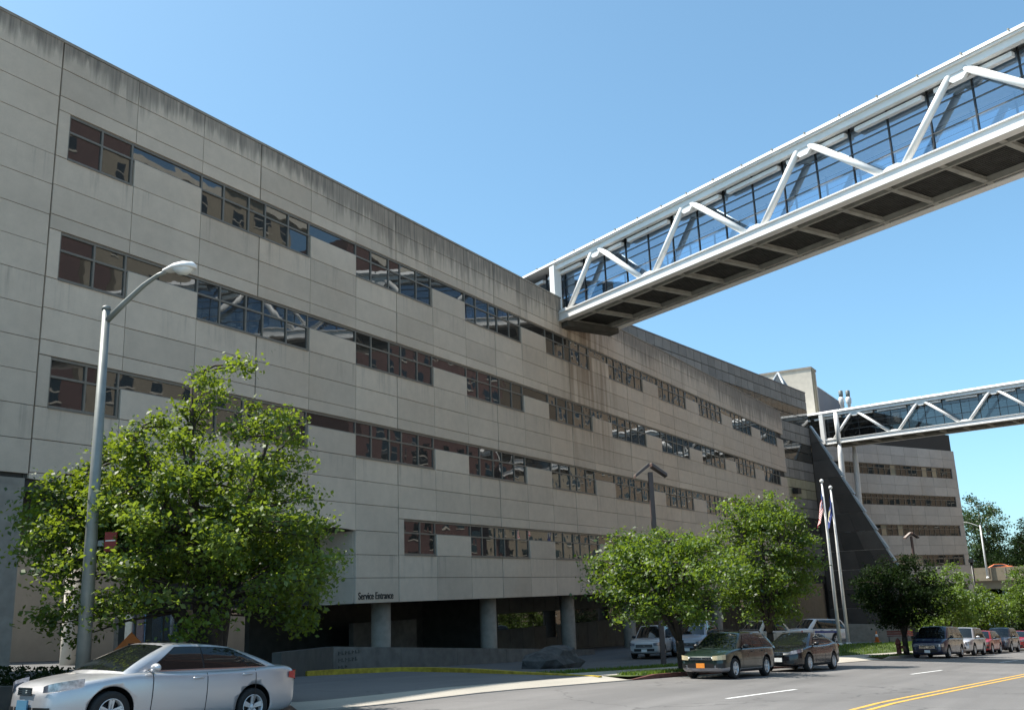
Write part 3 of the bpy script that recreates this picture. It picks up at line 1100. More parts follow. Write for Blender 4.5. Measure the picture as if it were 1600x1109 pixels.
# ------------------------------------------------------------------ skybridges
def skybridge(name, label, origin, ang, smin, smax, glass, far_detail=True):
    K = thing(name, label, "skybridge", origin, ang)
    S = MAT['steel']
    zb, zt = 16.92, 21.05
    W = 4.4
    # chords of both trusses
    for nm, y in (("near", 0.0), ("far", W)):
        sgn = 1 if y == 0 else -1
        bm = bmesh.new()
        bm_box(bm, 0, smax, y - 0.16, y + 0.16, zb + 0.06, zb + 0.50)
        bm_box(bm, 0, smax, y - 0.26, y + 0.26, zb, zb + 0.058)
        bm_box(bm, 0, smax, y - 0.26, y + 0.26, zb + 0.502, zb + 0.56)
        part("bottom_chord", bm, S, K)
        bm = bmesh.new()
        bm_box(bm, -0.2, smax, y - 0.13, y + 0.17, zt - 0.62, zt - 0.30)
        bm_box(bm, -0.2, smax, y - 0.27, y + 0.27, zt - 0.298, zt - 0.22)
        part("top_chord", bm, S, K)
        # diagonals
        k = 0
        while True:
            s0 = 0.45 + 8.05 * k
            s1 = 3.95 + 8.05 * k
            s2 = 8.5 + 8.05 * k
            if s0 > smax - 1:
                break
            for a, b, za, zc in ((s0 + 0.42, s1 - 0.35, zb + 0.45, zt - 0.55), (s1 + 0.35, s2 - 0.42, zt - 0.55, zb + 0.45)):
                if b > smax:
                    continue
                bm = bmesh.new()
                bm_tube(bm, [(a, y, za), (b, y, zc)], 0.165, 14)
                part("brace", bm, S, K)
            for s, z0, z1 in ((s0, zb + 0.56, zb + 0.78), (s1, zt - 1.0, zt - 0.625)):
                if s < smax - 0.6:
                    bm = bmesh.new()
                    h0, h1 = (0.75, 0.25) if z0 < 18 else (0.22, 0.62)
                    bm_hex(bm, [(s - h0, y - 0.1, z0), (s + h0, y - 0.1, z0), (s + h0, y + 0.1, z0), (s - h0, y + 0.1, z0),
                                (s - h1, y - 0.1, z1), (s + h1, y - 0.1, z1), (s + h1, y + 0.1, z1), (s - h1, y + 0.1, z1)])
                    part("gusset", bm, S, K)
            k += 1
    # end portal
    for y in (0.0, W):
        boxpart("end_post", S, K, -0.55, -0.05, y - 0.3, y + 0.25, zb + 0.1, zt - 0.32)
    # roof
    bm = bmesh.new()
    bm_hex(bm, [(smin, -0.34, zt - 0.21), (smax, -0.34, zt - 0.21), (smax, W + 0.34, zt - 0.21), (smin, W + 0.34, zt - 0.21),
                (smin, -0.1, zt + 0.06), (smax, -0.1, zt + 0.06), (smax, W + 0.1, zt + 0.06), (smin, W + 0.1, zt + 0.06)])
    part("roof", bm, S, K)
    bm = bmesh.new()
    for q in range(int((smax - smin) / 2.03)):
        s = smin + 2.03 * q
        bm_box(bm, s - 0.03, s + 0.03, -0.33, -0.22, zt - 0.06, zt + 0.02)
    part("roof_bracket", bm, MAT['galv'], K, 'stuff')
    # ceiling edge: light troughs just inside the glass
    s = smin + 0.6
    while s + 3.2 < smax:
        boxpart("light_trough", MAT['steel'], K, s, s + 3.45, 0.16, 0.42, zt - 0.90, zt - 0.70)
        boxpart("ceiling_panel", MAT['white_metal'], K, s, s + 3.9, 0.95, W - 0.5, zt - 0.5, zt - 0.44)
        s += 4.03
    # glazing
    gl = MAT[glass]
    pitch_ = 2.02
    zlev = [zb + 0.62, zb + 1.62, zb + 2.36, zb + 2.85, zt - 0.62]
    n = int((smax - smin) / pitch_)
    for y, yy in (("near", 0.52), ("far", W - 0.52)):
        for i in range(n + 1):
            s = smin + pitch_ * i
            boxpart("mullion", MAT['black_metal'], K, s - 0.03, s + 0.03, yy - 0.05, yy + 0.05, zlev[0], zt - 0.3)
        for z in zlev:
            boxpart("transom", MAT['dark_alu'], K, smin, smax, yy - 0.05, yy - 0.03, z - 0.016, z + 0.016)
        for i in range(n):
            for r in range(4):
                m = bmesh.new()
                s = smin + pitch_ * i
                m.faces.new([m.verts.new(p) for p in ((s + 0.03, yy, zlev[r] + 0.03), (s + pitch_ - 0.03, yy, zlev[r] + 0.03),
                                                      (s + pitch_ - 0.03, yy, zlev[r + 1] - 0.03), (s + 0.03, yy, zlev[r + 1] - 0.03))])
                part("pane", m, gl, K)
    # handrails inside
    s = smin + 1.0
    while s + 3 < smax:
        bm = bmesh.new()
        bm_tube(bm, [(s, 0.68, zb + 1.65), (s + 3.1, 0.68, zb + 1.65)], 0.055, 8)
        part("handrail", bm, MAT['white_metal'], K)
        s += 4.03
    # floor: deck, longitudinal edge beams, cross beams
    boxpart("floor_deck", MAT['deck'], K, smin, smax, 0.3, W - 0.3, zb + 0.34, zb + 0.55)
    bm = bmesh.new()
    q = 0.3
    while q < W - 0.4:
        bm_box(bm, 0, smax, q, q + 0.09, zb + 0.27, zb + 0.338)
        q += 0.19
    part("deck_rib", bm, MAT['deck'], K, 'stuff')
    for y in (0.62, W - 0.7):
        boxpart("floor_beam", MAT['steel_grey'], K, 0, smax, y, y + 0.14, zb - 0.02, zb + 0.265)
    s = 0.07
    while s < smax:
        bm = bmesh.new()
        bm_box(bm, s - 0.12, s + 0.12, 0.17, W - 0.17, zb + 0.01, zb + 0.06)
        bm_box(bm, s - 0.03, s + 0.03, 0.17, W - 0.17, zb + 0.061, zb + 0.265)
        part("cross_beam", bm, MAT['steel_grey'], K)
        s += 2.65
    return K


BR1 = skybridge("white_skybridge", "large white truss footbridge with blue glass crossing the street from the roofline", (53.5, 0, 0), R(64) + PI, -6.0, 42.0, 'bridge_glass')
boxpart("bearing_plate", MAT['undercroft'], BR1, -0.3, 0.6, 0.1, 4.3, 16.55, 16.9)
BR2 = skybridge("far_skybridge", "smaller-looking distant truss footbridge meeting the curtain wall corner", (124.0, -0.7, 0), R(78.5) + PI, -6.0, 44.0, 'bridge_glass_dark')
for y in (0.0, 4.4):
    bm = bmesh.new()
    bm_tube(bm, [(1.6, y - 0.05, 21.0), (1.6, y - 0.05, 16.9)], 0.3, 12)
    bm_tube(bm, [(1.6, y, 16.9), (1.6, y, 15.5), (1.45, y, 11.0), (0.9, y, -8.0)], [0.2, 0.34, 0.36, 0.36], 12)
    part("support_column", bm, MAT['steel'], BR2)

# ------------------------------------------------------------------ buildings across the street (seen in the window reflections)
def street_block(name, label, x0, x1, y0, depth, h, mat, pitch_x, floor_h, win_w, win_h):
    T = thing(name, label, "building", (x0, y0, gz(x0, y0 + .105 * x0) - 1))
    W = x1 - x0
    boxpart("wall", MAT[mat], T, 0, W, -depth, 0, -8, h)
    boxpart("cornice", MAT['pale_wall'], T, -0.1, W + 0.1, -0.5, 0.35, h, h + 0.8)
    fb, gb = bmesh.new(), bmesh.new()
    z = 3.2
    while z + win_h < h - 1:
        x = pitch_x * 0.5
        while x + win_w < W:
            bm_box(fb, x - 0.12, x + win_w + 0.12, 0.005, 0.09, z - 0.15, z)
            gb.faces.new([gb.verts.new(p) for p in ((x, 0.02, z), (x + win_w, 0.02, z), (x + win_w, 0.02, z + win_h), (x, 0.02, z + win_h))])
            bm_box(fb, x, x + win_w, 0.025, 0.06, z + win_h * 0.5 - 0.04, z + win_h * 0.5 + 0.04)
            x += pitch_x
        z += floor_h
    part("sill", fb, MAT['pale_wall'], T, 'stuff')
    part("window", gb, MAT['car_glass'], T, 'stuff')


street_block("red_brick_block", "dark red brick block reflected in the leftmost windows", 36, 51.5, -43, 16, 47, 'skin_red', 3.8, 3.6, 2.2, 2.1)
street_block("tan_brick_block", "tan brick apartment block reflected in the upper left windows", 52, 77, -43, 18, 46, 'skin_tan', 3.4, 3.3, 1.15, 1.9)
street_block("brown_brick_block", "deep red brick building reflected in the middle windows", 88, 123, -46, 18, 50, 'skin_red', 3.6, 3.4, 1.5, 2.0)
street_block("long_brick_block", "long tan brick building reflected in the far windows", 124, 160, -50, 18, 35, 'skin_tan', 3.6, 3.4, 1.3, 2.0)
street_block("grey_brick_block", "tall dull brown building reflected in the farthest windows", 162, 330, -54, 18, 78, 'skin_brown', 3.6, 3.4, 1.3, 2.0)

# ------------------------------------------------------------------ walls and kerbside things
RWL = thing("retaining_wall", "low dark weathered concrete wall behind the yellow kerb", "wall", (0, 0, 0))


def wall_seg(x0, y0, z0, x1, y1, z1, th, mat, nm="wall_section"):
    bm = bmesh.new()
    d = Vector((x1 - x0, y1 - y0, 0)).normalized()
    n = Vector((-d.y, d.x, 0)) * th
    bm_hex(bm, [(x0, y0, z0 - 3), (x1, y1, z1 - 3), (x1 + n.x, y1 + n.y, z1 - 3), (x0 + n.x, y0 + n.y, z0 - 3),
                (x0, y0, z0), (x1, y1, z1), (x1 + n.x, y1 + n.y, z1), (x0 + n.x, y0 + n.y, z0)])
    return part(nm, bm, mat, RWL)


wx = [30.95, 35.4, 39.8, 44.3, 49.4, 54.6]
for a, b in zip(wx, wx[1:]):
    zt1 = lambda x: -1.63 - 0.0665 * (x - 30.95)
    wall_seg(a + 0.01, -0.6, zt1(a), b - 0.01, -0.6, zt1(b), 0.3, MAT['wall_dark'])
wall_seg(24.0, -4.4, -1.42, 30.93, -0.61, -1.63, 0.3, MAT['undercroft'])
# weathered lettering on the wall: three short rows, too worn to read
bm = bmesh.new()
for r, n in enumerate((7, 6, 3)):
    for q in range(n):
        xx = 31.25 + 0.21 * q
        zz = -1.98 - 0.27 * r
        bm_box(bm, xx, xx + 0.05, -0.62, -0.603, zz, zz + 0.14)
        bm_box(bm, xx + 0.05, xx + 0.13, -0.62, -0.603, zz + (0.0 if q % 2 else 0.06), zz + (0.05 if q % 2 else 0.11))
part("lettering", bm, MAT['worn_letter'], RWL, 'stuff')
PW = thing("planter_wall", "low concrete planter wall holding a dark hedge beside the left pier", "wall", (0, 0, 0))
bm = bmesh.new()
bm_hex(bm, [(8, -7.5, -4), (15.2, -6.8, -4), (15.2, -6.5, -4), (8, -7.2, -4), (8, -7.5, -1.08), (15.2, -6.8, -1.55), (15.2, -6.5, -1.55), (8, -7.2, -1.08)])
part("wall_section", bm, MAT['wall_dark'], PW)

# boulder
bm = bmesh.new()
bmesh.ops.create_icosphere(bm, subdivisions=3, radius=1.0)
import mathutils.noise as mn
for v in bm.verts:
    d = 1 + 0.28 * mn.noise(v.co * 1.7) + 0.1 * mn.noise(v.co * 4.5)
    v.co = Vector((v.co.x * 1.75 * d, v.co.y * 0.9 * d, max(-0.4, v.co.z * 0.72 * d)))
bo = part("boulder", bm, MAT['boulder'], loc=GY(38.6, -6.3, 0.24), rotz=-0.15)
tag(bo, "large dark rounded boulder on the grass before the low wall", "boulder")

# street lamp (cobra head)
def cobra(name, label, base, h, arm, head_dir, r0, mat, zoff=0.0, group=None):
    T = thing(name, label, "street lamp", base, head_dir, group)
    bm = bmesh.new()
    bm_tube(bm, [(0, 0, 0), (0, 0, h * 0.5), (0, 0, h)], [r0, r0 * 0.78, r0 * 0.55], 14)
    bm_lathe(bm, [(r0 * 1.5, 0), (r0 * 1.5, 0.05), (r0 * 1.05, 0.25)], 14)
    bm_lathe(bm, [(r0 * 0.65, h - 0.03), (r0 * 0.6, h + 0.03), (0, h + 0.07)], 14)
    part("pole", bm, mat, T)
    bm = bmesh.new()
    pts = [(0.0, 0, h - 0.28), (arm * 0.3, 0, h + 0.05), (arm * 0.62, 0, h + 0.36), (arm * 0.85, 0, h + 0.52), (arm, 0, h + 0.57)]
    bm_tube(bm, pts, [0.062, 0.056, 0.05, 0.042, 0.04], 10)
    part("arm", bm, mat, T)
    # head
    bm = bmesh.new()
    prof_ = [(0.0, 0.05, 0.05), (0.12, 0.10, 0.075), (0.3, 0.17, 0.12), (0.5, 0.185, 0.13), (0.66, 0.14, 0.1), (0.74, 0.03, 0.03)]
    rings = []
    for x, w, hh in prof_:
        rings.append([bm.verts.new((arm - 0.08 + x, w * math.cos(2 * PI * k / 14), h + 0.58 + (hh * math.sin(2 * PI * k / 14) if math.sin(2 * PI * k / 14) > 0 else 0.035 * math.sin(2 * PI * k / 14)))) for k in range(14)])
    for a, b in zip(rings, rings[1:]):
        for k in range(14):
            f = bm.faces.new((a[k], a[(k + 1) % 14], b[(k + 1) % 14], b[k]))
            f.smooth = True
    bm.faces.new(rings[0][::-1])
    bm.faces.new(rings[-1])
    hd = part("lamp_head", bm, MAT['white_metal'], T)
    bm = bmesh.new()
    rings = []
    for x, w, hh in ((0.24, 0.10, 0.02), (0.34, 0.15, 0.10), (0.48, 0.155, 0.13), (0.6, 0.12, 0.09), (0.66, 0.05, 0.02)):
        rings.append([bm.verts.new((arm - 0.08 + x, w * math.cos(PI * k / 8), h + 0.57 - hh * math.sin(PI * k / 8))) for k in range(9)])
    for a, b in zip(rings, rings[1:]):
        for k in range(8):
            f = bm.faces.new((a[k], a[k + 1], b[k + 1], b[k]))
            f.smooth = True
    part("lamp_lens", bm, MAT['bridge_panel'], hd)
    return T


LP = cobra("street_lamp", "tall grey street lamp before the big tree beside the silver sedan", G(11.9, -9.75, 0.1), 7.6, 1.38, R(-78), 0.135, MAT['galv'])
SG = thing("kerb_sign", "small red sign fixed high on the grey street lamp", "sign", (11.98, -11.12, 1.25), R(-70))
boxpart("plate", MAT['red'], SG, 0.12, 0.36, -0.012, 0.012, -0.16, 0.20)
boxpart("band", MAT['plate_white'], SG, 0.14, 0.34, -0.016, -0.0125, 0.03, 0.05)
boxpart("bracket", MAT['galv'], SG, -0.02, 0.1, -0.01, 0.01, -0.05, 0.05)

# roadwork sign seen behind the silver car
OS = thing("roadwork_sign", "orange diamond roadwork sign standing behind the silver sedan's roof", "sign", G(13.4, -9.0, 0.1), R(-62))
bm = bmesh.new()
d_ = 0.78
bm_hex(bm, [(0, -0.015, 0.0), (d_, -0.015, d_), (d_, 0.015, d_), (0, 0.015, 0), (-d_, -0.015, d_), (0, -0.015, 2 * d_), (0, 0.015, 2 * d_), (-d_, 0.015, d_)])
pl = part("panel", bm, MAT['orange'], OS, loc=(0, 0, -0.02))
boxpart("symbol", MAT['black_metal'], pl, -0.05, 0.05, -0.022, -0.016, 0.75, 1.35)
bm = bmesh.new()
bm_tube(bm, [(-0.4, 0.25, -0.02), (-0.1, 0.04, 1.1)], 0.02, 6)
bm_tube(bm, [(0.4, 0.25, -0.02), (0.1, 0.04, 1.1)], 0.02, 6)
part("stand", bm, MAT['galv'], OS)

# brown parking-lot lamp with two pitched heads
def lot_lamp(name, label, base, h, sc_=1.0, rot=0.0):
    T = thing(name, label, "lamp post", base, rot, "brown lamp posts")
    boxpart("pole", MAT['brown_metal'], T, -0.11 * sc_, 0.11 * sc_, -0.11 * sc_, 0.11 * sc_, 0, h)
    for s in (-1, 1):
        bm = bmesh.new()
        a, b = 0.06 * s, 0.78 * s * sc_
        z1, z0 = h + 0.42 * sc_, h - 0.14 * sc_
        w = 0.36 * sc_
        bm_hex(bm, [(a, -w, z1 - 0.16), (b, -w, z0 - 0.12), (b, w, z0 - 0.12), (a, w, z1 - 0.16), (a, -w, z1), (b, -w, z0), (b, w, z0), (a, w, z1)])
        hd = part("lamp_head", bm, MAT['brown_metal'], T)
        bm = bmesh.new()
        bm_hex(bm, [(a, -w, z1 + 0.004), (b, -w, z0 + 0.004), (b, w, z0 + 0.004), (a, w, z1 + 0.004), (a, -w, z1 + 0.03), (b, -w, z0 + 0.03), (b, w, z0 + 0.03), (a, w, z1 + 0.03)])
        part("top_plate", bm, MAT['brown_lit'], hd)
    return T


lot_lamp("lamp_post", "brown lamp post with two pitched heads before the concrete facade", GY(45.0, -8.8, 0.05), 9.05, 1.0, R(-58))
lot_lamp("lamp_post", "small distant brown lamp post before the right building", GY(110.0, -11.1, 0.05), 10.4, 0.9, R(-58))

# flagpoles
def flagpole(label, base, h):
    T = thing("flagpole", label, "flagpole", base, 0, "flagpoles by the fin")
    bm = bmesh.new()
    bm_tube(bm, [(0, 0, 0), (0, 0, h * 0.6), (0, 0, h)], [0.13, 0.10, 0.06], 14)
    bm_lathe(bm, [(0.22, 0), (0.22, 0.12), (0.14, 0.2)], 14)
    part("pole", bm, MAT['white_metal'], T)
    bm = bmesh.new()
    bmesh.ops.create_uvsphere(bm, u_segments=14, v_segments=8, radius=0.14)
    for v in bm.verts:
        v.co.z += h + 0.08
    for f in bm.faces:
        f.smooth = True
    part("finial", bm, MAT['white_metal'], T)
    return T


fb1 = GY(69.0, -11.7, 0.0)
fb2 = GY(72.5, -11.5, 0.0)
flagpole("left flagpole with striped flag by the dark fin", fb1, 10.85)
flagpole("right flagpole with the blue flag by the dark fin", fb2, 10.85)


def flag(name, label, base, ztop, w, hgt, mats, fn, seed):
    """cloth hanging in folds: u along the fly, v down the hoist"""
    rnd = random.Random(seed)
    bm = bmesh.new()
    nu, nv = 26, 26
    g = []
    for j in range(nv + 1):
        v = j / nv
        row = []
        for i in range(nu + 1):
            u = i / nu
            # the fly end drops: cloth gathers near the pole
            out = 0.07 + 0.42 * w * (1 - math.exp(-2.2 * u)) * (0.35 + 0.65 * v)
            drop = hgt * v + u * w * (0.80 - 0.25 * v)
            wob = 0.11 * math.sin(u * 13 + v * 2.0) * (0.3 + u)
            row.append(bm.verts.new((-0.62 * out * 0.9 + wob * 0.5, 0.75 * out * 0.62 + wob, ztop - drop)))
        g.append(row)
    for j in range(nv):
        for i in range(nu):
            f = bm.faces.new((g[j][i], g[j][i + 1], g[j + 1][i + 1], g[j + 1][i]))
            f.smooth = True
            f.material_index = fn((i + 0.5) / nu, (j + 0.5) / nv)
    o = part(name, bm, mats, loc=base, fix=False)
    tag(o, label, "flag")
    return o


FR = plain("flag_red", (0.45, 0.03, 0.04), 0.8)
FW = plain("flag_white", (0.75, 0.73, 0.7), 0.8)
FBm = Mt("flag_canton_blue")
vr = FBm.n("TexVoronoi")
vr.inputs["Scale"].default_value = 9.0
FBm.t.links.new(FBm.obj(), vr.inputs["Vector"])
FBm.base(FBm.mix(FBm.mapr(vr.outputs["Distance"], 0.18, 0.26, 1.0, 0.0), (0.025, 0.06, 0.2), (0.7, 0.7, 0.72)))
FBm.p(Roughness=0.8)
FB2 = plain("flag_blue", (0.03, 0.05, 0.2), 0.8)
FB3 = plain("flag_emblem", (0.45, 0.42, 0.25), 0.8)
flag("striped_flag", "red and white striped flag with blue canton hanging limp from its pole", fb1, 10.45, 2.2, 1.5,
     [FR, FW, FBm.m, FB2], lambda u, v: 2 if (u < 0.42 and v < 0.54) else (0 if int(v * 13) % 2 == 0 else 1), 1)
flag("blue_flag", "plain dark blue flag with pale emblem hanging limp", fb2, 10.45, 2.2, 1.5,
     [FB2, FB3, FW], lambda u, v: 1 if abs(u - .5) < .1 and abs(v - .5) < .22 else (2 if abs(u - .5) < .16 and .7 < v < .78 else 0), 2)

# hydrant
H = thing("fire_hydrant", "dull red fire hydrant on the verge beside a dark trunk", "hydrant", G(63.0, -9.75, 0.1))
bm = bmesh.new()
bm_lathe(bm, [(0.2, 0), (0.2, 0.06), (0.14, 0.08), (0.14, 0.62), (0.19, 0.63), (0.19, 0.7), (0.15, 0.72), (0.14, 0.82), (0.09, 0.92), (0.04, 0.95), (0.04, 1.0)], 16)
part("body", bm, MAT['hydrant'], H)
bm = bmesh.new()
bm_tube(bm, [(-0.26, 0, 0.52), (0.26, 0, 0.52)], 0.07, 10)
bm_tube(bm, [(0, -0.27, 0.48), (0, 0, 0.48)], 0.085, 10)
part("outlet", bm, MAT['hydrant'], H)
# cone
Cn = thing("traffic_cone", "orange traffic cone standing on the paved lot past the lawn", "cone", GY(85, -11.1, 0.1))
bm = bmesh.new()
bm_lathe(bm, [(0.17, 0.04), (0.04, 0.85), (0.0, 0.86)], 16)
part("body", bm, MAT['orange'], Cn)
boxpart("base", MAT['orange'], Cn, -0.24, 0.24, -0.24, 0.24, 0, 0.05)
bm = bmesh.new()
bm_lathe(bm, [(0.128, 0.40), (0.093, 0.60)], 16)
part("collar", bm, MAT['plate_white'], Cn)
# bench
Be = thing("red_bench", "low dark red slatted bench against the far plaza wall", "bench", GY(88, -12.4, 0.12), R(98))
for k in range(3):
    boxpart("slat", MAT['hydrant'], Be, -1.0, 1.0, -0.25 + 0.17 * k, -0.10 + 0.17 * k, 0.42, 0.47)
for k in range(2):
    boxpart("slat", MAT['hydrant'], Be, -1.0, 1.0, 0.27, 0.31, 0.55 + 0.18 * k, 0.69 + 0.18 * k)
for x in (-0.9, 0.84):
    boxpart("leg", MAT['black_metal'], Be, x, x + 0.06, -0.25, 0.31, 0, 0.41)
PLW = thing("plaza_wall", "pale low plaza wall behind the flagpoles", "wall", (0, 0, 0))
bm = bmesh.new()
bm_hex(bm, [(92, -12.6, -9), (92.4, -6.5, -9), (92.7, -6.5, -9), (92.3, -12.6, -9), (92, -12.6, -3.6), (92.4, -6.5, -3.4), (92.7, -6.5, -3.4), (92.3, -12.6, -3.6)])
part("wall_section", bm, MAT['column'], PLW)
# slim black lamp post by the right building
BP = thing("black_post", "slim black post before the right building's corner", "post", (108, -16.65, -7))
bm = bmesh.new()
bm_tube(bm, [(0, 0, 0), (0, 0, 8.6)], 0.12, 8)
part("pole", bm, MAT['black_metal'], BP)
boxpart("lamp_head", MAT['black_metal'], BP, -0.25, 0.25, -0.22, 0.22, 8.6, 8.95)

# overpass at far right
OV = thing("road_overpass", "pale concrete road overpass beyond the right building", "overpass", (175, -9, 0))
boxpart("parapet", MAT['tan_wall'], OV, 0, 0.3, -70, 0.5, -0.3, 1.75)
boxpart("deck", MAT['tan_wall'], OV, 0.31, 12, -70, 0.5, -0.3, 0.80)
boxpart("girder", MAT['tan_wall'], OV, 0.5, 1.2, -70, 0.5, -1.6, -0.31)
for k in range(8):
    boxpart("post", MAT['column'], OV, -0.06, -0.005, -1.2 - 2.4 * k, -1.0 - 2.4 * k, 0.2, 1.7)
boxpart("abutment", MAT['undercroft'], OV, 0.6, 12, -1.5, 0.5, -11, -1.65)
CB2 = cobra("street_lamp", "white curved lamp standing on the far overpass", (174.6, -12.35, 0.1), 8.3, 2.1, R(98), 0.17, MAT['white_metal'])
del BP, LP


# ------------------------------------------------------------------ trees
def leaf_quads(centers, size, tone, spread_up=0.4):
    """folded leaf = one kite quad per leaf, random orientation"""
    n = len(centers)
    nrm = np.random.normal(size=(n, 3))
    nrm[:, 2] = np.abs(nrm[:, 2]) + spread_up
    nrm /= np.linalg.norm(nrm, axis=1)[:, None]
    a = np.random.normal(size=(n, 3))
    a -= (a * nrm).sum(1)[:, None] * nrm
    a /= np.linalg.norm(a, axis=1)[:, None]
    b = np.cross(nrm, a)
    s = size * np.random.uniform(0.5, 1.45, n)[:, None]
    V = np.stack([centers - a * s * 0.6, centers + b * s * 0.36 + nrm * s * 0.08, centers + a * s * 0.6, centers - b * s * 0.36 + nrm * s * 0.08], 1)
    return V.reshape(-1, 3)


def make_tree(name, label, base, top, crown_c, crown_r, n_tips, leaves_per, leaf, mat, seed, trunk_r=0.16, fork=0.35,
              clump=0.38, group=None, cat="tree", shape=None, multi=5):
    rs = np.random.RandomState(seed)
    base = Vector(base)
    T = thing(name, label, cat, base, 0, group)
    cc = Vector(crown_c) - base
    # crown tips: points biased to the outer shell, lumpy outline
    tips = []
    lob = rs.normal(size=(9, 3))
    lob /= np.linalg.norm(lob, axis=1)[:, None]
    lam = rs.uniform(-0.22, 0.25, 9)
    while len(tips) < n_tips:
        d = rs.normal(size=3)
        d /= np.linalg.norm(d)
        r = rs.uniform(0.12, 1.0) ** 0.45
        k = 1 + sum(l * max(0, d @ q) ** 4 for l, q in zip(lam, lob))
        p = d * r * k
        if shape:
            f = shape(p)
            if f is None:
                continue
            p = f
        tips.append(Vector((cc.x + p[0] * crown_r[0], cc.y + p[1] * crown_r[1], cc.z + p[2] * crown_r[2])))
    # limbs
    fk = Vector((0, 0, 0)).lerp(Vector((cc.x * 0.3, cc.y * 0.3, cc.z)), fork)
    bm = bmesh.new()
    bm_tube(bm, [(0, 0, -0.15), (0.0, 0.0, 0.15), fk * 0.55 + Vector((0.03, 0.02, 0)), fk], [trunk_r * 1.35, trunk_r * 1.05, trunk_r * 0.95, trunk_r * 0.9], 10)
    limbs = []
    for q in range(multi):
        tgt = Vector((0, 0, 0))
        a = 2 * PI * q / multi + rs.uniform(-0.4, 0.4)
        rr = rs.uniform(0.35, 0.7)
        e = Vector((cc.x + math.cos(a) * rr * crown_r[0], cc.y + math.sin(a) * rr * crown_r[1], cc.z + crown_r[2] * rs.uniform(0.0, 0.65)))
        if q == 0:
            e = Vector((cc.x, cc.y, cc.z + crown_r[2] * 0.8))
        if shape and q:
            e = min(tips, key=lambda t: (t - e).length)
        mid = fk.lerp(e, 0.5) + Vector((rs.uniform(-.2, .2), rs.uniform(-.2, .2), 0.12 * crown_r[2]))
        pts = [fk - Vector((0, 0, 0.05)), fk.lerp(mid, 0.5) + Vector((0, 0, 0.08)), mid, mid.lerp(e, 0.55), e]
        bm_tube(bm, pts, [trunk_r * 0.62, trunk_r * 0.5, trunk_r * 0.36, trunk_r * 0.2, trunk_r * 0.07], 8)
        limbs += pts[1:]
    segs = []
    for t in tips:
        j = min(limbs, key=lambda p: (p - t).length + 0.6 * max(0, p.z - t.z))
        m = j.lerp(t, 0.5) + Vector((rs.uniform(-.12, .12), rs.uniform(-.12, .12), 0.08))
        bm_tube(bm, [j, m, t], [trunk_r * 0.14, trunk_r * 0.09, trunk_r * 0.03], 4, False)
        segs.append((j, m, t))
    part("trunk", bm, MAT['bark'], T, fix=False)
    # leaves: along the outer half of each twig and in a loose clump at the tip
    C, tone = [], []
    for j, m, t in segs:
        n1 = int(leaves_per * 0.35)
        u = rs.uniform(0.15, 1.0, n1)[:, None]
        mm, tt = np.array(m), np.array(t)
        c1 = mm + (tt - mm) * u + rs.normal(size=(n1, 3)) * clump * 0.45
        n2 = leaves_per - n1
        c2 = tt + rs.normal(size=(n2, 3)) * clump * np.array([0.75, 0.75, 0.42])
        C += [c1, c2]
        tn = rs.uniform(0.0, 1.0)
        tone += [np.clip(tn + rs.normal(size=n1 + n2) * 0.17, 0, 1)]
    C = np.concatenate(C)
    tone = np.concatenate(tone)
    me = raw_mesh("crown", leaf_quads(C, leaf, tone), 4, tone, MAT[mat])
    o = obj("crown", me, T)
    return T


tb = G(14.8, -9.75, 0.1)


def big_shape(p):
    # broad, skirted crown that narrows to an off-centre top; open underneath round the trunk
    w = 1.0 if p[2] < -0.15 else max(0.10, 1.0 - 0.82 * (p[2] + 0.15) ** 0.9)
    k = math.hypot(p[0], p[1])
    if k > w * 1.05 or (p[2] < -0.35 and k < 0.62):
        return None
    side = p[0] * 0.5 - p[1] * 0.87
    return np.array([p[0] + 0.42 * max(0, p[2]) * 0.5, p[1] - 0.42 * max(0, p[2]) * 0.87, p[2] - 0.10 * side])


make_tree("street_tree", "large leafy street tree with low branches behind the silver sedan", tb, 0, (14.45, -10.6, 1.95), (3.5, 3.5, 3.75), 400, 140, 0.088, 'leaf', 11,
          0.25, 0.16, 0.27, "street trees", shape=big_shape, multi=8)
t2 = G(35.6, -9.6, 0.1)
make_tree("street_tree", "rounded bushy street tree beside the parked green wagon", t2, 0, (35.6, -12.75, 0.55), (2.75, 2.75, 1.95), 240, 85, 0.12, 'leaf_pear', 5,
          0.17, 0.32, 0.34, "street trees")
t3 = G(44.4, -9.5, 0.1)
make_tree("street_tree", "taller oval street tree standing behind the parked black sedan", t3, 0, (44.3, -14.2, 1.1), (2.35, 2.35, 3.1), 260, 85, 0.12, 'leaf_pear', 9,
          0.17, 0.3, 0.34, "street trees")
t4 = G(63.6, -10.0, 0.1)
make_tree("street_tree", "dark shaded street tree beside the hydrant and the navy minivan", t4, 0, (63.6, -16.6, -0.6), (2.6, 2.6, 2.2), 200, 90, 0.13, 'leaf_dark', 14,  # dark leaf colour paints in the bridge's shadow on this tree
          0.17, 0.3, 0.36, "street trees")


def bush(label, c, r, n, per, leaf, mat, seed, cat="bush", clump=0.4, name="leafy_bush"):
    return make_tree(name, label, GY(c[0], c[1], 0.05), 0, c, r, n, per, leaf, mat, seed, 0.07, 0.2, clump, "roadside bushes", cat, multi=6)


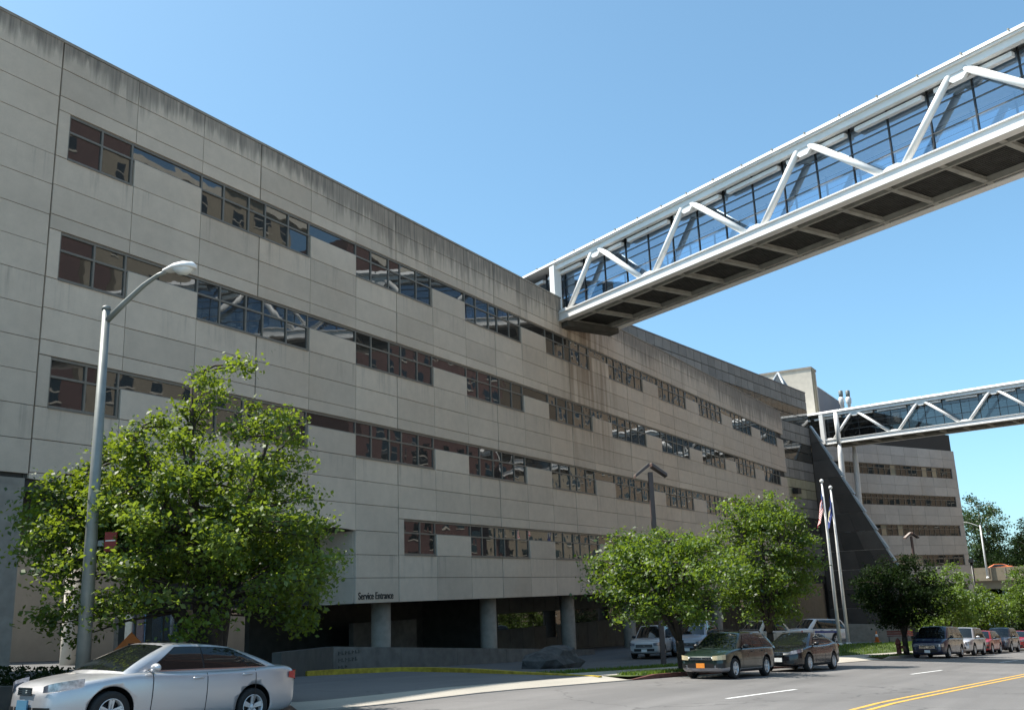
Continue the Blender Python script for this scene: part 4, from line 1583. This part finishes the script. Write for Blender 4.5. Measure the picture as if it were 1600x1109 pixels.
bush("bright green bush behind the navy minivan", (80, -17.0, -1.9), (2.6, 2.4, 2.5), 130, 75, 0.16, 'leaf_bright', 21)
bush("loose olive green bush between the minivan and the far cars", (90, -18.2, -2.7), (3.0, 2.3, 2.2), 120, 75, 0.16, 'leaf_pear', 22)
bush("yellow green sapling at the picture's right edge", (102, -21.3, -1.6), (2.2, 1.7, 2.5), 110, 70, 0.16, 'leaf_bright', 23)
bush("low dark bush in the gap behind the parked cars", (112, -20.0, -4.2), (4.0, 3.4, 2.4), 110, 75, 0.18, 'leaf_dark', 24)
bush("dense green bush before the road overpass", (125, -19.5, -3.8), (4.5, 4.0, 2.6), 110, 75, 0.2, 'leaf_pear', 25)

make_tree("background_tree", "tall pale green tree just right of the right building", (192, -11.8, -10), 0, (192, -11.0, 6.5), (6.5, 4.2, 8.0), 150, 90, 0.32, 'leaf_far', 31, 0.4, 0.4, 0.9, "trees beyond the overpass")
make_tree("background_tree", "broad dark tree behind the overpass lamp", (205, -17, -11), 0, (205, -17.0, 2.6), (8, 4.6, 7.0), 170, 90, 0.32, 'leaf_dark', 32, 0.4, 0.4, 0.9, "trees beyond the overpass")
make_tree("background_tree", "rounded dark tree at the right edge beyond the overpass", (215, -23.5, -11), 0, (215, -23.0, 3.6), (8, 5.2, 7.2), 170, 90, 0.34, 'leaf_far', 33, 0.4, 0.4, 0.9, "trees beyond the overpass")
make_tree("background_tree", "lower dense tree filling the gap under the tall pale tree", (188, -12.5, -10), 0, (186, -13.0, -0.5), (5, 4.6, 4.6), 120, 90, 0.3, 'leaf_dark', 34, 0.3, 0.4, 0.8, "trees beyond the overpass")
make_tree("background_tree", "farthest tree closing the view over the parked cars", (240, -28.5, -12), 0, (240, -27.0, 1.5), (12, 9, 9), 170, 90, 0.42, 'leaf_far', 35, 0.4, 0.4, 1.1, "trees beyond the overpass")

# hedge in the left planter
C = np.random.uniform((9, -6.6, -2.0), (15.5, -4.0, -0.75), (6500, 3))
C[:, 2] -= (C[:, 0] - 9) * 0.07
tone = np.random.rand(len(C))
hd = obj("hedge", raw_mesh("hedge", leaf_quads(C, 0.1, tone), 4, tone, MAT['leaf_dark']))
tag(hd, "low dark ivy hedge in the planter beside the left pier", "hedge")
bm = bmesh.new()
for k in range(26):
    a = 2 * PI * k / 26
bm_lathe(bm, [(0.0, 0.16), (0.6, 0.12), (1.1, 0.02), (1.25, -0.1)], 20)
mu = part("mulch_bed", bm, MAT['mulch'], loc=G(15.0, -10.1, 0.12), kind='structure')


# ------------------------------------------------------------------ vehicles
PAINT = {
    'silver': car_paint("silver_paint", (0.55, 0.55, 0.56), 0.55, 0.34),
    'green': car_paint("dark_green_paint", (0.011, 0.024, 0.020), 0.2, 0.3),
    'grey_clad': car_paint("grey_cladding", (0.30, 0.29, 0.30), 0.2, 0.45),
    'black': car_paint("black_paint", (0.008, 0.008, 0.010), 0.1, 0.25),
    'navy': car_paint("navy_paint", (0.012, 0.018, 0.05), 0.2, 0.3),
    'silver2': car_paint("pale_silver_paint", (0.52, 0.52, 0.54), 0.5, 0.35),
    'red': car_paint("red_paint_car", (0.32, 0.015, 0.02), 0.1, 0.3),
    'greyblue': car_paint("grey_blue_paint", (0.06, 0.065, 0.085), 0.3, 0.3),
    'white': car_paint("white_car_paint", (0.7, 0.7, 0.7), 0.0, 0.3),
    'van_shaded': car_paint("shaded_van_paint", (0.24, 0.26, 0.30), 0.0, 0.35),  # white van's paint darkened and cooled to carry the shade
    'white_shaded': car_paint("shaded_white_paint", (0.42, 0.42, 0.42), 0.0, 0.35),  # white paint darkened, the lot's shade is in the colour
    'beige': car_paint("beige_car_paint", (0.55, 0.5, 0.42), 0.0, 0.35),
    'bluevan': car_paint("blue_car_paint", (0.02, 0.06, 0.16), 0.2, 0.3),
    'taxi': car_paint("orange_car_paint", (0.7, 0.16, 0.02), 0.0, 0.3),
}

SPEC = {
    # all x from the front bumper; belt and hood heights from the road
    'sedan': dict(L=4.86, W=1.85, H=1.465, r=0.335, fo=0.93, wb=2.78,
                  top=[(0, .60), (.012, .70), (.04, .79), (.10, .86), (.2, .95), (.29, 1.0), (.5, 1.0), (.72, 1.04), (.82, 1.10), (.93, 1.11), (.975, 1.06), (1, .86)],
                  wid=[(0, .34), (.010, .56), (.03, .72), (.07, .86), (.14, .95), (.3, 1.0), (.7, 1.0), (.86, .98), (.93, .93), (.97, .86), (1, .70)],
                  bot=[(0, .30), (.03, .22), (.1, .19), (.9, .2), (.97, .27), (1, .36)],
                  cab=dict(xc=1.18, xf=2.06, xr=3.30, xb=4.28, zc=.95, zb=1.05, yb=.80, yt=.585, zf=1.415, zr=1.40),
                  win=[(.125, .47), (.485, .80), (.815, .915)], doors=(1.62, 2.68, 3.72)),
    'wagon': dict(L=4.66, W=1.72, H=1.50, r=0.33, fo=0.90, wb=2.65,
                  top=[(0, .60), (.012, .72), (.05, .80), (.15, .92), (.28, .99), (.5, 1.0), (.9, 1.03), (.97, 1.0), (1, .85)],
                  wid=[(0, .70), (.015, .82), (.05, .91), (.1, .96), (.3, 1.0), (.8, 1.0), (.92, .95), (.97, .88), (1, .74)],
                  bot=[(0, .28), (.03, .22), (.1, .2), (.9, .22), (1, .36)],
                  cab=dict(xc=1.2, xf=1.95, xr=4.05, xb=4.55, zc=.94, zb=.99, yb=.75, yt=.56, zf=1.44, zr=1.42),
                  win=[(.10, .40), (.415, .66), (.68, .93)], doors=(1.5, 2.5, 3.4)),
    'van': dict(L=5.1, W=1.96, H=1.76, r=0.34, fo=0.95, wb=3.03,
                top=[(0, .66), (.012, .80), (.05, .93), (.14, 1.06), (.22, 1.12), (.5, 1.12), (.9, 1.1), (.98, 1.05), (1, .85)],
                wid=[(0, .68), (.015, .80), (.05, .90), (.12, .97), (.3, 1.0), (.85, 1.0), (.95, .95), (1, .82)],
                bot=[(0, .28), (.03, .2), (.1, .18), (.9, .2), (1, .34)],
                cab=dict(xc=.98, xf=1.95, xr=4.72, xb=5.04, zc=1.05, zb=1.07, yb=.88, yt=.70, zf=1.70, zr=1.69),
                win=[(.09, .33), (.345, .62), (.64, .95)], doors=(1.55, 2.5, 3.6)),
    'suv': dict(L=4.6, W=1.80, H=1.70, r=0.36, fo=0.86, wb=2.62,
                top=[(0, .70), (.012, .86), (.05, .98), (.15, 1.05), (.25, 1.08), (.5, 1.08), (.9, 1.08), (.98, 1.04), (1, .9)],
                wid=[(0, .76), (.015, .86), (.05, .93), (.12, .98), (.3, 1.0), (.85, 1.0), (.95, .95), (1, .84)],
                bot=[(0, .36), (.03, .28), (.1, .26), (.9, .28), (1, .42)],
                cab=dict(xc=1.2, xf=1.9, xr=4.1, xb=4.52, zc=1.02, zb=1.05, yb=.80, yt=.64, zf=1.65, zr=1.63),
                win=[(.10, .38), (.395, .64), (.66, .94)], doors=(1.5, 2.4, 3.3)),
    'pickup': dict(L=5.2, W=1.85, H=1.68, r=0.36, fo=0.9, wb=3.1,
                   top=[(0, .70), (.012, .88), (.05, 1.0), (.15, 1.05), (.27, 1.08), (.5, 1.08), (.98, 1.06), (1, .95)],
                   wid=[(0, .78), (.015, .88), (.05, .94), (.12, .98), (.3, 1.0), (.9, 1.0), (1, .92)],
                   bot=[(0, .38), (.03, .3), (.1, .28), (.9, .3), (1, .45)],
                   cab=dict(xc=1.45, xf=2.05, xr=3.55, xb=4.1, zc=1.02, zb=1.03, yb=.82, yt=.66, zf=1.63, zr=1.62),
                   win=[(.10, .48), (.53, .90)], doors=(1.7, 2.7, 3.6)),
}


class Car:
    def __init__(s, kind):
        s.k = dict(SPEC[kind])
        s.kind = kind

    def w(s, f):
        a = s.k['wid']
        return np.interp(f, [p[0] for p in a], [p[1] for p in a]) * s.k['W'] / 2

    def top(s, f):
        a = s.k['top']
        return np.interp(f, [p[0] for p in a], [p[1] for p in a])

    def bot(s, f):
        a = s.k['bot']
        return np.interp(f, [p[0] for p in a], [p[1] for p in a])

    def half(s, f):
        w, zt, zb = s.w(f), s.top(f), s.bot(f)
        zs = zt - 0.10
        zm = zb + 0.52 * (zs - zb)
        return [(0, zb), (0.72 * w, zb), (0.93 * w, zb + 0.03), (0.975 * w, zb + 0.10), (0.985 * w, zm - 0.12), (w, zm), (w * 0.992, zs - 0.10),
                (w * 0.975, zs), (w * 0.93, zs + 0.055), (w * 0.80, zt - 0.018), (w * 0.45, zt - 0.002), (0, zt)]

    def y_at(s, x, z):
        h = s.half(x / s.k['L'])[2:9]
        return float(np.interp(z, [p[1] for p in h], [p[0] for p in h]))

    def body(s, paint, clad=None):
        fr = [0, .006, .015, .03, .05, .075, .105, .14, .18, .23, .28, .34, .4, .46, .52, .58, .64, .7, .75, .8, .84, .88, .915, .945, .965, .982, .993, 1]
        bm = bmesh.new()
        rings = []
        L = s.k['L']
        for f in fr:
            h = s.half(f)
            ring = [(f * L, y, z) for y, z in h] + [(f * L, -y, z) for y, z in h[-2:0:-1]]
            rings.append([bm.verts.new(p) for p in ring])
        n = len(rings[0])
        for a, b in zip(rings, rings[1:]):
            for k in range(n):
                fc_ = bm.faces.new((a[k], a[(k + 1) % n], b[(k + 1) % n], b[k]))
                if clad and a[k].co.z < clad and a[(k + 1) % n].co.z < clad:
                    fc_.material_index = 2
        hn = len(h)
        for ring in (rings[0], rings[-1]):
            # cap in strips so that subdivision stays smooth
            top_half = ring[:hn]
            bot_half = [ring[0]] + ring[:hn - 2:-1]
            for k in range(hn - 1):
                q = [top_half[k], top_half[k + 1], bot_half[k + 1], bot_half[k]]
                qq = []
                for v in q:
                    if v not in qq:
                        qq.append(v)
                if len(qq) > 2:
                    fc_ = bm.faces.new(qq)
                    if clad and max(v.co.z for v in qq) < clad + 0.06:
                        fc_.material_index = 2
        for f in bm.faces:
            f.smooth = True
        me = mesh_from(bm, "body", [paint, MAT['trim'], PAINT['grey_clad']])
        o = bpy.data.objects.new("body_tmp", me)
        COL.objects.link(o)
        sub = o.modifiers.new("s", 'SUBSURF')
        sub.levels = sub.render_levels = 1
        cuts = []
        for xx in (s.k['fo'], s.k['fo'] + s.k['wb']):
            cb = bmesh.new()
            bm_lathe(cb, [(s.k['r'] + 0.055, -1.3), (s.k['r'] + 0.055, 1.3)], 40, 'y', (xx, 0, s.k['r'] + 0.02), False)
            for f in cb.faces:
                f.material_index = 1
            cme = mesh_from(cb, "cut", [paint, MAT['trim'], PAINT['grey_clad']])
            co = bpy.data.objects.new("cut_tmp", cme)
            COL.objects.link(co)
            bo_ = o.modifiers.new("b", 'BOOLEAN')
            bo_.operation = 'DIFFERENCE'
            bo_.solver = 'EXACT'
            bo_.object = co
            cuts.append(co)
        bpy.context.view_layer.update()
        dg = bpy.context.evaluated_depsgraph_get()
        out = bpy.data.meshes.new_from_object(o.evaluated_get(dg))
        out.name = "body"
        bpy.data.objects.remove(o)
        for c in cuts:
            bpy.data.objects.remove(c)
        return out

    # cabin patches
    def cab_front(s, f, v):
        c = s.k['cab']
        b = Vector((c['xc'] - 0.16 * (1 - f * f), f * c['yb'], c['zc'] + 0.035 * (1 - f * f)))
        t = Vector((c['xf'] - 0.10 * (1 - f * f), f * c['yt'], c['zf'] + (s.k['H'] - c['zf']) * 0.75 * (1 - f * f)))
        return b.lerp(t, v) + Vector((-0.02, 0, 0.02)) * math.sin(PI * v)

    def cab_rear(s, f, v):
        c = s.k['cab']
        b = Vector((c['xb'] + 0.10 * (1 - f * f), f * c['yb'], c['zb'] + 0.03 * (1 - f * f)))
        t = Vector((c['xr'] + 0.06 * (1 - f * f), f * c['yt'], c['zr'] + (s.k['H'] - c['zf']) * 0.75 * (1 - f * f)))
        return b.lerp(t, v) + Vector((0.02, 0, 0.02)) * math.sin(PI * v)

    def cab_roof(s, f, u):
        a, b = s.cab_front(f, 1), s.cab_rear(f, 1)
        return a.lerp(b, u) + Vector((0, 0, (s.k['H'] - s.k['cab']['zf']) * 0.55 * 4 * u * (1 - u)))

    def cab_side(s, u, v, sg):
        c = s.k['cab']
        b = Vector((c['xc'], sg * c['yb'], c['zc'])).lerp(Vector((c['xb'], sg * c['yb'], c['zb'])), u)
        t = s.cab_roof(sg, u)
        # end edges must equal the front / rear edges
        p = b.lerp(t, v)
        bul = math.sin(PI * v) * 0.035
        e = Vector((-0.02, 0, 0.02)) * math.sin(PI * v) * max(0, 1 - u * 8) + Vector((0.02, 0, 0.02)) * math.sin(PI * v) * max(0, 1 - (1 - u) * 8)
        return p + e + Vector((0, sg * bul * min(1, u * 8, (1 - u) * 8), 0))


def patch(bm, fn, u0, u1, v0, v1, nu, nv, off=0.0, ref=None, mi=0):
    g = []
    for j in range(nv + 1):
        row = []
        for i in range(nu + 1):
            u = u0 + (u1 - u0) * i / nu
            v = v0 + (v1 - v0) * j / nv
            p = Vector(fn(u, v))
            if off:
                e = 1e-3
                du = Vector(fn(min(u + e, 1), v)) - Vector(fn(u - e, v))
                dv = Vector(fn(u, min(v + e, 1))) - Vector(fn(u, v - e))
                nn = du.cross(dv)
                if nn.length > 1e-12:
                    nn.normalize()
                    if nn.dot(p - ref) < 0:
                        nn = -nn
                    p = p + nn * off
            row.append(bm.verts.new(p))
        g.append(row)
    for j in range(nv):
        for i in range(nu):
            f = bm.faces.new((g[j][i], g[j][i + 1], g[j + 1][i + 1], g[j + 1][i]))
            f.smooth = True
            f.material_index = mi


wheel_cache = {}


def wheel_meshes(r, style):
    key = (r, style)
    if key in wheel_cache:
        return wheel_cache[key]
    bm = bmesh.new()
    bm_lathe(bm, [(r * .64, -.10), (r * .80, -.112), (r * .93, -.105), (r * .985, -.085), (r, -.05), (r, .05), (r * .985, .085), (r * .93, .105), (r * .80, .112), (r * .64, .10)], 36, 'y', caps=False)
    ty = mesh_from(bm, "tyre", MAT['rubber'])
    bm = bmesh.new()
    # barrel and lip
    bm_lathe(bm, [(r * .66, .10), (r * .665, -.10), (r * .63, -.108), (r * .60, -.095), (r * .58, -.02), (r * .57, .09)], 36, 'y', caps=False)
    n = 5 if style != 'multi' else 10
    for k in range(n):
        for dd in ((-.13, .13) if style == 'double' else (0,)):
            a = 2 * PI * k / n + 0.3
            c, s_ = math.cos(a), math.sin(a)
            wI, wO = (.028, .020) if style == 'double' else ((.045, .032) if style == 'five' else (.02, .018))
            pr_ = []
            for rad, w, yy in ((r * .12, wI, -.075), (r * .62, wO, -.092)):
                off = dd * rad if style == 'double' else 0
                for sg in (-1, 1):
                    for dep in (0, .03):
                        t = off + sg * w
                        pr_.append((c * rad - s_ * t, yy + dep, s_ * rad + c * t))
            v = [bm.verts.new(p) for p in pr_]
            for f in ((0, 1, 3, 2), (4, 6, 7, 5), (0, 2, 6, 4), (1, 5, 7, 3), (0, 4, 5, 1), (2, 3, 7, 6)):
                bm.faces.new([v[i] for i in f])
    bm_lathe(bm, [(0, -.10), (r * .10, -.098), (r * .16, -.085), (r * .16, -.03)], 20, 'y')
    rm = mesh_from(bm, "rim", MAT['rim'])
    bm = bmesh.new()
    bm_lathe(bm, [(0, -.015), (r * .57, -.015), (r * .57, .05), (0, .05)], 24, 'y')
    hb = mesh_from(bm, "brake_disc", MAT['trim'])
    wheel_cache[key] = (ty, rm, hb)
    return wheel_cache[key]


def front_patch(bm, car, q0, q1, z0, z1, off=0.012, nq=8, nz=3, rear=False, sg=1, zt0=None):
    """patch laid on the front (or rear) wrap of the body; q = distance round the plan outline from the centre line"""
    L = car.k['L']
    outline = [(0.0, 0.0)]
    for f in (0, .006, .015, .03, .05, .075, .105, .14, .18, .23, .28):
        ff = 1 - f if rear else f
        outline.append((ff * L, car.w(ff) * 0.985))
    outline[0] = (outline[1][0], 0.0)
    d = [0]
    for a, b in zip(outline, outline[1:]):
        d.append(d[-1] + math.hypot(a[0] - b[0], a[1] - b[1]))
    ox, oy = [p[0] for p in outline], [p[1] for p in outline]
    pts = []
    for j in range(nz + 1):
        row = []
        for i in range(nq + 1):
            t = i / nq
            q = q0 + (q1 - q0) * t
            x, y = float(np.interp(q, d, ox)), float(np.interp(q, d, oy))
            x2, y2 = float(np.interp(q + .02, d, ox)), float(np.interp(q + .02, d, oy))
            nn = Vector((-(y2 - y), (x2 - x), 0))
            if nn.length < 1e-9:
                nn = Vector((1 if rear else -1, 0, 0))
            nn.normalize()
            if rear:
                if nn.x < 0 and abs(nn.x) > abs(nn.y):
                    nn = -nn
                if nn.y < 0:
                    nn = -nn
            else:
                if nn.y < 0:
                    nn = -nn
                if nn.x > 0:
                    nn = Vector((-nn.x, nn.y, 0))
            a = z0(t) if callable(z0) else z0
            b = z1(t) if callable(z1) else z1
            z = a + (b - a) * j / nz
            row.append(bm.verts.new((x + nn.x * off, sg * (y + nn.y * off), z)))
        pts.append(row)
    for j in range(nz):
        for i in range(nq):
            f = bm.faces.new((pts[j][i], pts[j][i + 1], pts[j + 1][i + 1], pts[j + 1][i]))
            f.smooth = True


def make_car(name, label, cat, kind, paint, front, lat=None, wheel='five', group="cars parked along the kerb", at=None, ang=None,
             clad=None, plate='plate_white', lens='lens', rack=False, detail=True, stripe=False, tall=None):
    car = Car(kind)
    k = car.k
    L, W, H, r = k['L'], k['W'], k['H'], k['r']
    P = PAINT[paint]
    root = thing(name, label, cat, (0, 0, 0), 0, group)
    if at is None:
        p0, p1 = G(front, lat), G(front + L, lat)
        cx_ = p0.lerp(p1, 0)
        d = (p1 - p0).normalized()
    else:
        d = Vector((math.cos(ang), math.sin(ang), 0))
        a0 = GY(at[0], at[1])
        a1 = GY(at[0] + d.x * 4, at[1] + d.y * 4)
        cx_ = a0 + Vector((0, 0, 0.06))
        d = (a1 - a0).normalized()
    side = Vector((0, 0, 1)).cross(d).normalized()
    nz_ = d.cross(side)
    M = Matrix((d, side, nz_)).transposed().to_4x4()
    M.translation = cx_
    root.matrix_world = M
    if tall:
        root.matrix_world = M @ Matrix.Diagonal((1, 1, tall, 1))
    body = obj("body", car.body(P, clad), root)
    c = k['cab']
    ref = Vector(((c['xc'] + c['xb']) / 2, 0, c['zc'] + .1))
    # cabin shell
    bm = bmesh.new()
    patch(bm, lambda f, v: car.cab_front(f, v), -1, 1, -0.12, 1, 12, 6)
    patch(bm, lambda f, v: car.cab_rear(f, v), -1, 1, -0.12, 1, 12, 6)
    patch(bm, lambda f, u: car.cab_roof(f, u), -1, 1, 0, 1, 12, 10)
    for sg in (-1, 1):
        patch(bm, lambda u, v: car.cab_side(u, v, sg), 0, 1, -0.12, 1, 16, 6)
    bmesh.ops.remove_doubles(bm, verts=bm.verts, dist=0.004)
    part("roof", bm, P, root)
    # glass
    bm = bmesh.new()
    patch(bm, lambda f, v: car.cab_front(f, v), -.90, .90, .02, .93, 12, 6, .007, ref)
    part("windshield", bm, MAT['car_glass'], root)
    bm = bmesh.new()
    patch(bm, lambda f, v: car.cab_rear(f, v), -.86, .86, .08, .9, 10, 5, .007, ref)
    part("rear_window", bm, MAT['car_glass'], root)
    for sg in (-1, 1):
        bm = bmesh.new()
        w0, w1 = k['win'][0][0] - .012, k['win'][-1][1] + .012
        patch(bm, lambda u, v: car.cab_side(u, v, sg), w0, w1, .03, .915, 16, 5, .005, ref)
        part("window_trim", bm, MAT['trim'], root)
        for a, b in k['win']:
            bm = bmesh.new()
            patch(bm, lambda u, v: car.cab_side(u, v, sg), a, b, .07, .885, 8, 5, .009, ref)
            part("side_window", bm, MAT['car_glass'], root)
        # door gaps, sill line, handles
        bm = bmesh.new()
        for x in k['doors']:
            zt = car.top(x / L) - .06
            zz = np.linspace(k['bot'][2][1] + .1, zt, 10)
            ww = .007
            for za, zb in zip(zz, zz[1:]):
                q = []
                for (xx, z) in ((x - ww, za), (x + ww, za), (x + ww, zb), (x - ww, zb)):
                    q.append(bm.verts.new((xx, sg * (car.y_at(xx, z) + .002), z)))
                bm.faces.new(q)
        part("door_gap", bm, MAT['trim'], root)
        for x in k['doors'][1:]:
            bm = bmesh.new()
            z = car.top(x / L) - .15
            yy = car.y_at(x, z)
            bm_tube(bm, [(x - .30, sg * (yy - .01), z), (x - .27, sg * (yy + .022), z), (x - .11, sg * (yy + .022), z + .006), (x - .08, sg * (yy - .01), z + .006)], .016, 8)
            part("door_handle", bm, P if paint == 'silver' else MAT['trim'], root)
        bm = bmesh.new()
        patch(bm, lambda u, v: car.cab_side(u, v, sg), w0, w1, .0, .04, 16, 1, .012, ref)
        part("belt_trim", bm, MAT['chrome'] if paint in ('silver', 'black') else MAT['trim'], root)
        bm = bmesh.new()
        xs3 = np.linspace(k['fo'] + r + .1, k['fo'] + k['wb'] - r - .1, 10)
        for a, b in zip(xs3, xs3[1:]):
            za, zb = k['bot'][2][1] + .02, k['bot'][2][1] + .085
            bm.faces.new([bm.verts.new((x, sg * (car.y_at(x, z) + .006), z)) for x, z in ((a, za), (b, za), (b, zb), (a, zb))])
        part("sill", bm, MAT['trim'], root)
        # mirror
        bm = bmesh.new()
        bmesh.ops.create_uvsphere(bm, u_segments=14, v_segments=10, radius=1)
        for v in bm.verts:
            x, y, z = v.co
            v.co = Vector((c['xc'] + .42 + x * (.075 if x < 0 else .05), sg * (c['yb'] + .17) + y * .12, c['zc'] + .085 + z * .075))
        for f in bm.faces:
            f.smooth = True
        bm_tube(bm, [(c['xc'] + .44, sg * (c['yb'] - .03), c['zc'] + .03), (c['xc'] + .43, sg * (c['yb'] + .12), c['zc'] + .05)], .03, 8)
        part("mirror", bm, P if paint in ('silver', 'silver2') else MAT['trim'], root)
        # lights
        hw = car.w(0)
        bm = bmesh.new()
        if kind == 'sedan':
            front_patch(bm, car, hw + .13, hw + .74, lambda t: .645 + .055 * t + .05 * t * t, lambda t: .73 + .13 * t ** .7 + .01, .007, 14, 4, False, sg)
        elif kind == 'wagon':
            front_patch(bm, car, hw * .72, hw + .32, lambda t: .60 + .02 * t, lambda t: .73 + .05 * t, .018, 10, 4, False, sg)
        else:
            zb_ = car.top(.02) - .20
            front_patch(bm, car, hw * .74, hw + .30, zb_, lambda t: zb_ + .13 + .05 * t, .018, 10, 4, False, sg)
        part("headlight", bm, MAT[lens], root)
        bm = bmesh.new()
        if kind == 'sedan':
            front_patch(bm, car, car.w(1) * .8, car.w(1) + .40, lambda t: .80 + .05 * t, lambda t: .99 + .02 * t - .05 * t * t, .016, 10, 4, True, sg)
        else:
            front_patch(bm, car, car.w(1) * .85, car.w(1) + .14, .72, 1.0, .016, 6, 4, True, sg)
        part("taillight", bm, MAT['tail'], root)
        for xx in (k['fo'], k['fo'] + k['wb']):
            ty, rm, hb = wheel_meshes(r, wheel)
            wl = obj("wheel", ty, root, (xx, sg * (W / 2 - .125), r))
            if sg > 0:
                wl.rotation_euler = (0, 0, PI)
            obj("rim", rm, wl)
            obj("brake_disc", hb, wl)
    # front: grille, intake, plate
    hw = car.w(0)
    if kind == 'sedan':
        g0, g1, i0, i1, pz = .60, .72, .30, .42, .45
    elif kind == 'wagon':
        g0, g1, i0, i1, pz = .60, .70, .36, .50, .43
    else:
        zt = car.top(.012)
        g0, g1, i0, i1, pz = zt - .26, zt - .10, k['bot'][0][1] + .05, k['bot'][0][1] + .18, zt - .42
    bm = bmesh.new()
    for sg in (-1, 1):
        front_patch(bm, car, 0, hw * .66, g0, g1, .016, 6, 3, False, sg)
    gr = part("grille", bm, MAT['trim'], root)
    bm = bmesh.new()
    for sg in (-1, 1):
        for z in np.linspace(g0 + .015, g1 - .015, 4):
            front_patch(bm, car, 0, hw * .64, z - .008, z + .008, .024, 6, 1, False, sg)
    part("grille_bar", bm, MAT['chrome'], gr)
    bm = bmesh.new()
    for sg in (-1, 1):
        front_patch(bm, car, 0, hw * .8, i0, i1, .016, 6, 3, False, sg)
        if kind in ('wagon', 'sedan'):
            front_patch(bm, car, hw * .9, hw + .28, i0 + .0, i1 + .0, .016, 6, 3, False, sg)
    part("air_intake", bm, MAT['trim'], root)
    boxpart("licence_plate", MAT[plate], root, -.045, -.02, -.15, .15, pz - .075, pz + .075)
    boxpart("badge", MAT['chrome'], root, -.035, -.02, -.05, .05, (g0 + g1) / 2 - .035, (g0 + g1) / 2 + .035)
    boxpart("windshield_sticker", MAT['plate_white'], root, c['xc'] + .17, c['xc'] + .175, .50, .60, c['zc'] + .085, c['zc'] + .14)
    if rack:
        for sg in (-1, 1):
            bm = bmesh.new()
            yy = sg * (c['yt'] - .06)
            bm_tube(bm, [(c['xf'] + .15, yy, H - .02), (c['xf'] + .25, yy, H + .06), (c['xr'] - .25, yy, H + .06), (c['xr'] - .1, yy, H - .02)], .022, 8)
            part("roof_rail", bm, MAT['trim'], root)
    if stripe:
        for sg in (-1, 1):
            bm = bmesh.new()
            for za, zb in ((.78, .90),):
                xs2 = np.linspace(1.6, 3.5, 9)
                for a, b in zip(xs2, xs2[1:]):
                    bm.faces.new([bm.verts.new((x, sg * (car.y_at(x, z) + .004), z)) for x, z in ((a, za), (b, za), (b, zb), (a, zb))])
            part("stripe", bm, MAT['stripe_blue'], root)
    return root


LT = -11.75
make_car("parked_car", "silver four-door sedan nearest the camera, parked under the big tree", "car", 'sedan', 'silver', 9.84, -11.35, 'double', plate='plate_blue', tall=0.95)
make_car("parked_car", "dark green station wagon with grey lower cladding and orange plate", "car", 'wagon', 'green', 32.15, -11.9, 'five', clad=.42, plate='plate_orange', lens='lens_yellow', rack=True)
make_car("parked_car", "black sedan parked right behind the green wagon", "car", 'sedan', 'black', 39.0, -11.85, 'multi', plate='plate_white')
make_car("parked_car", "dark navy minivan parked past the hydrant tree", "minivan", 'van', 'navy', 61.0, -11.8, 'multi')
make_car("parked_car", "pale silver sport utility vehicle behind the navy minivan", "car", 'suv', 'silver2', 67.7, -11.85, 'five')
make_car("parked_car", "small red car between the silver and grey cars", "car", 'wagon', 'red', 73.2, -11.8, 'five')
make_car("parked_car", "dark grey blue car behind the small red one", "car", 'suv', 'greyblue', 79.0, -11.9, 'five')
make_car("parked_car", "dark red car at the far right end of the kerb row", "car", 'sedan', 'red', 86.2, -11.8, 'five')
lotg = "vehicles in the side lot"
make_car("lot_vehicle", "white car half hidden by the lamp post in the shaded lot", "car", 'suv', 'white_shaded', 0, None, 'five', lotg, at=(49.6, -5.9), ang=R(8))
make_car("lot_vehicle", "pale van standing in shade behind the rounded tree", "van", 'van', 'van_shaded', 0, None, 'five', lotg, at=(52.2, -7.3), ang=R(8), stripe=True, tall=1.06)
make_car("lot_vehicle", "beige pickup truck behind the oval tree's trunk", "pickup", 'pickup', 'beige', 0, None, 'five', lotg, at=(61.0, -7.1), ang=R(-28))
make_car("lot_vehicle", "white utility vehicle with blue side stripe near the flagpoles", "car", 'suv', 'white', 0, None, 'five', lotg, at=(71.2, -7.7), ang=R(-38), stripe=True, tall=1.04)
make_car("overpass_car", "orange car crossing the far overpass", "car", 'sedan', 'taxi', 0, None, 'five', None, at=(178, -11.6), ang=R(-90))
ov = [o for o in bpy.data.objects if o.name.startswith("overpass_car")][0]
ov.matrix_world = Matrix.Translation((178, -11.2, 0.81)) @ Matrix.Rotation(R(-90), 4, 'Z')
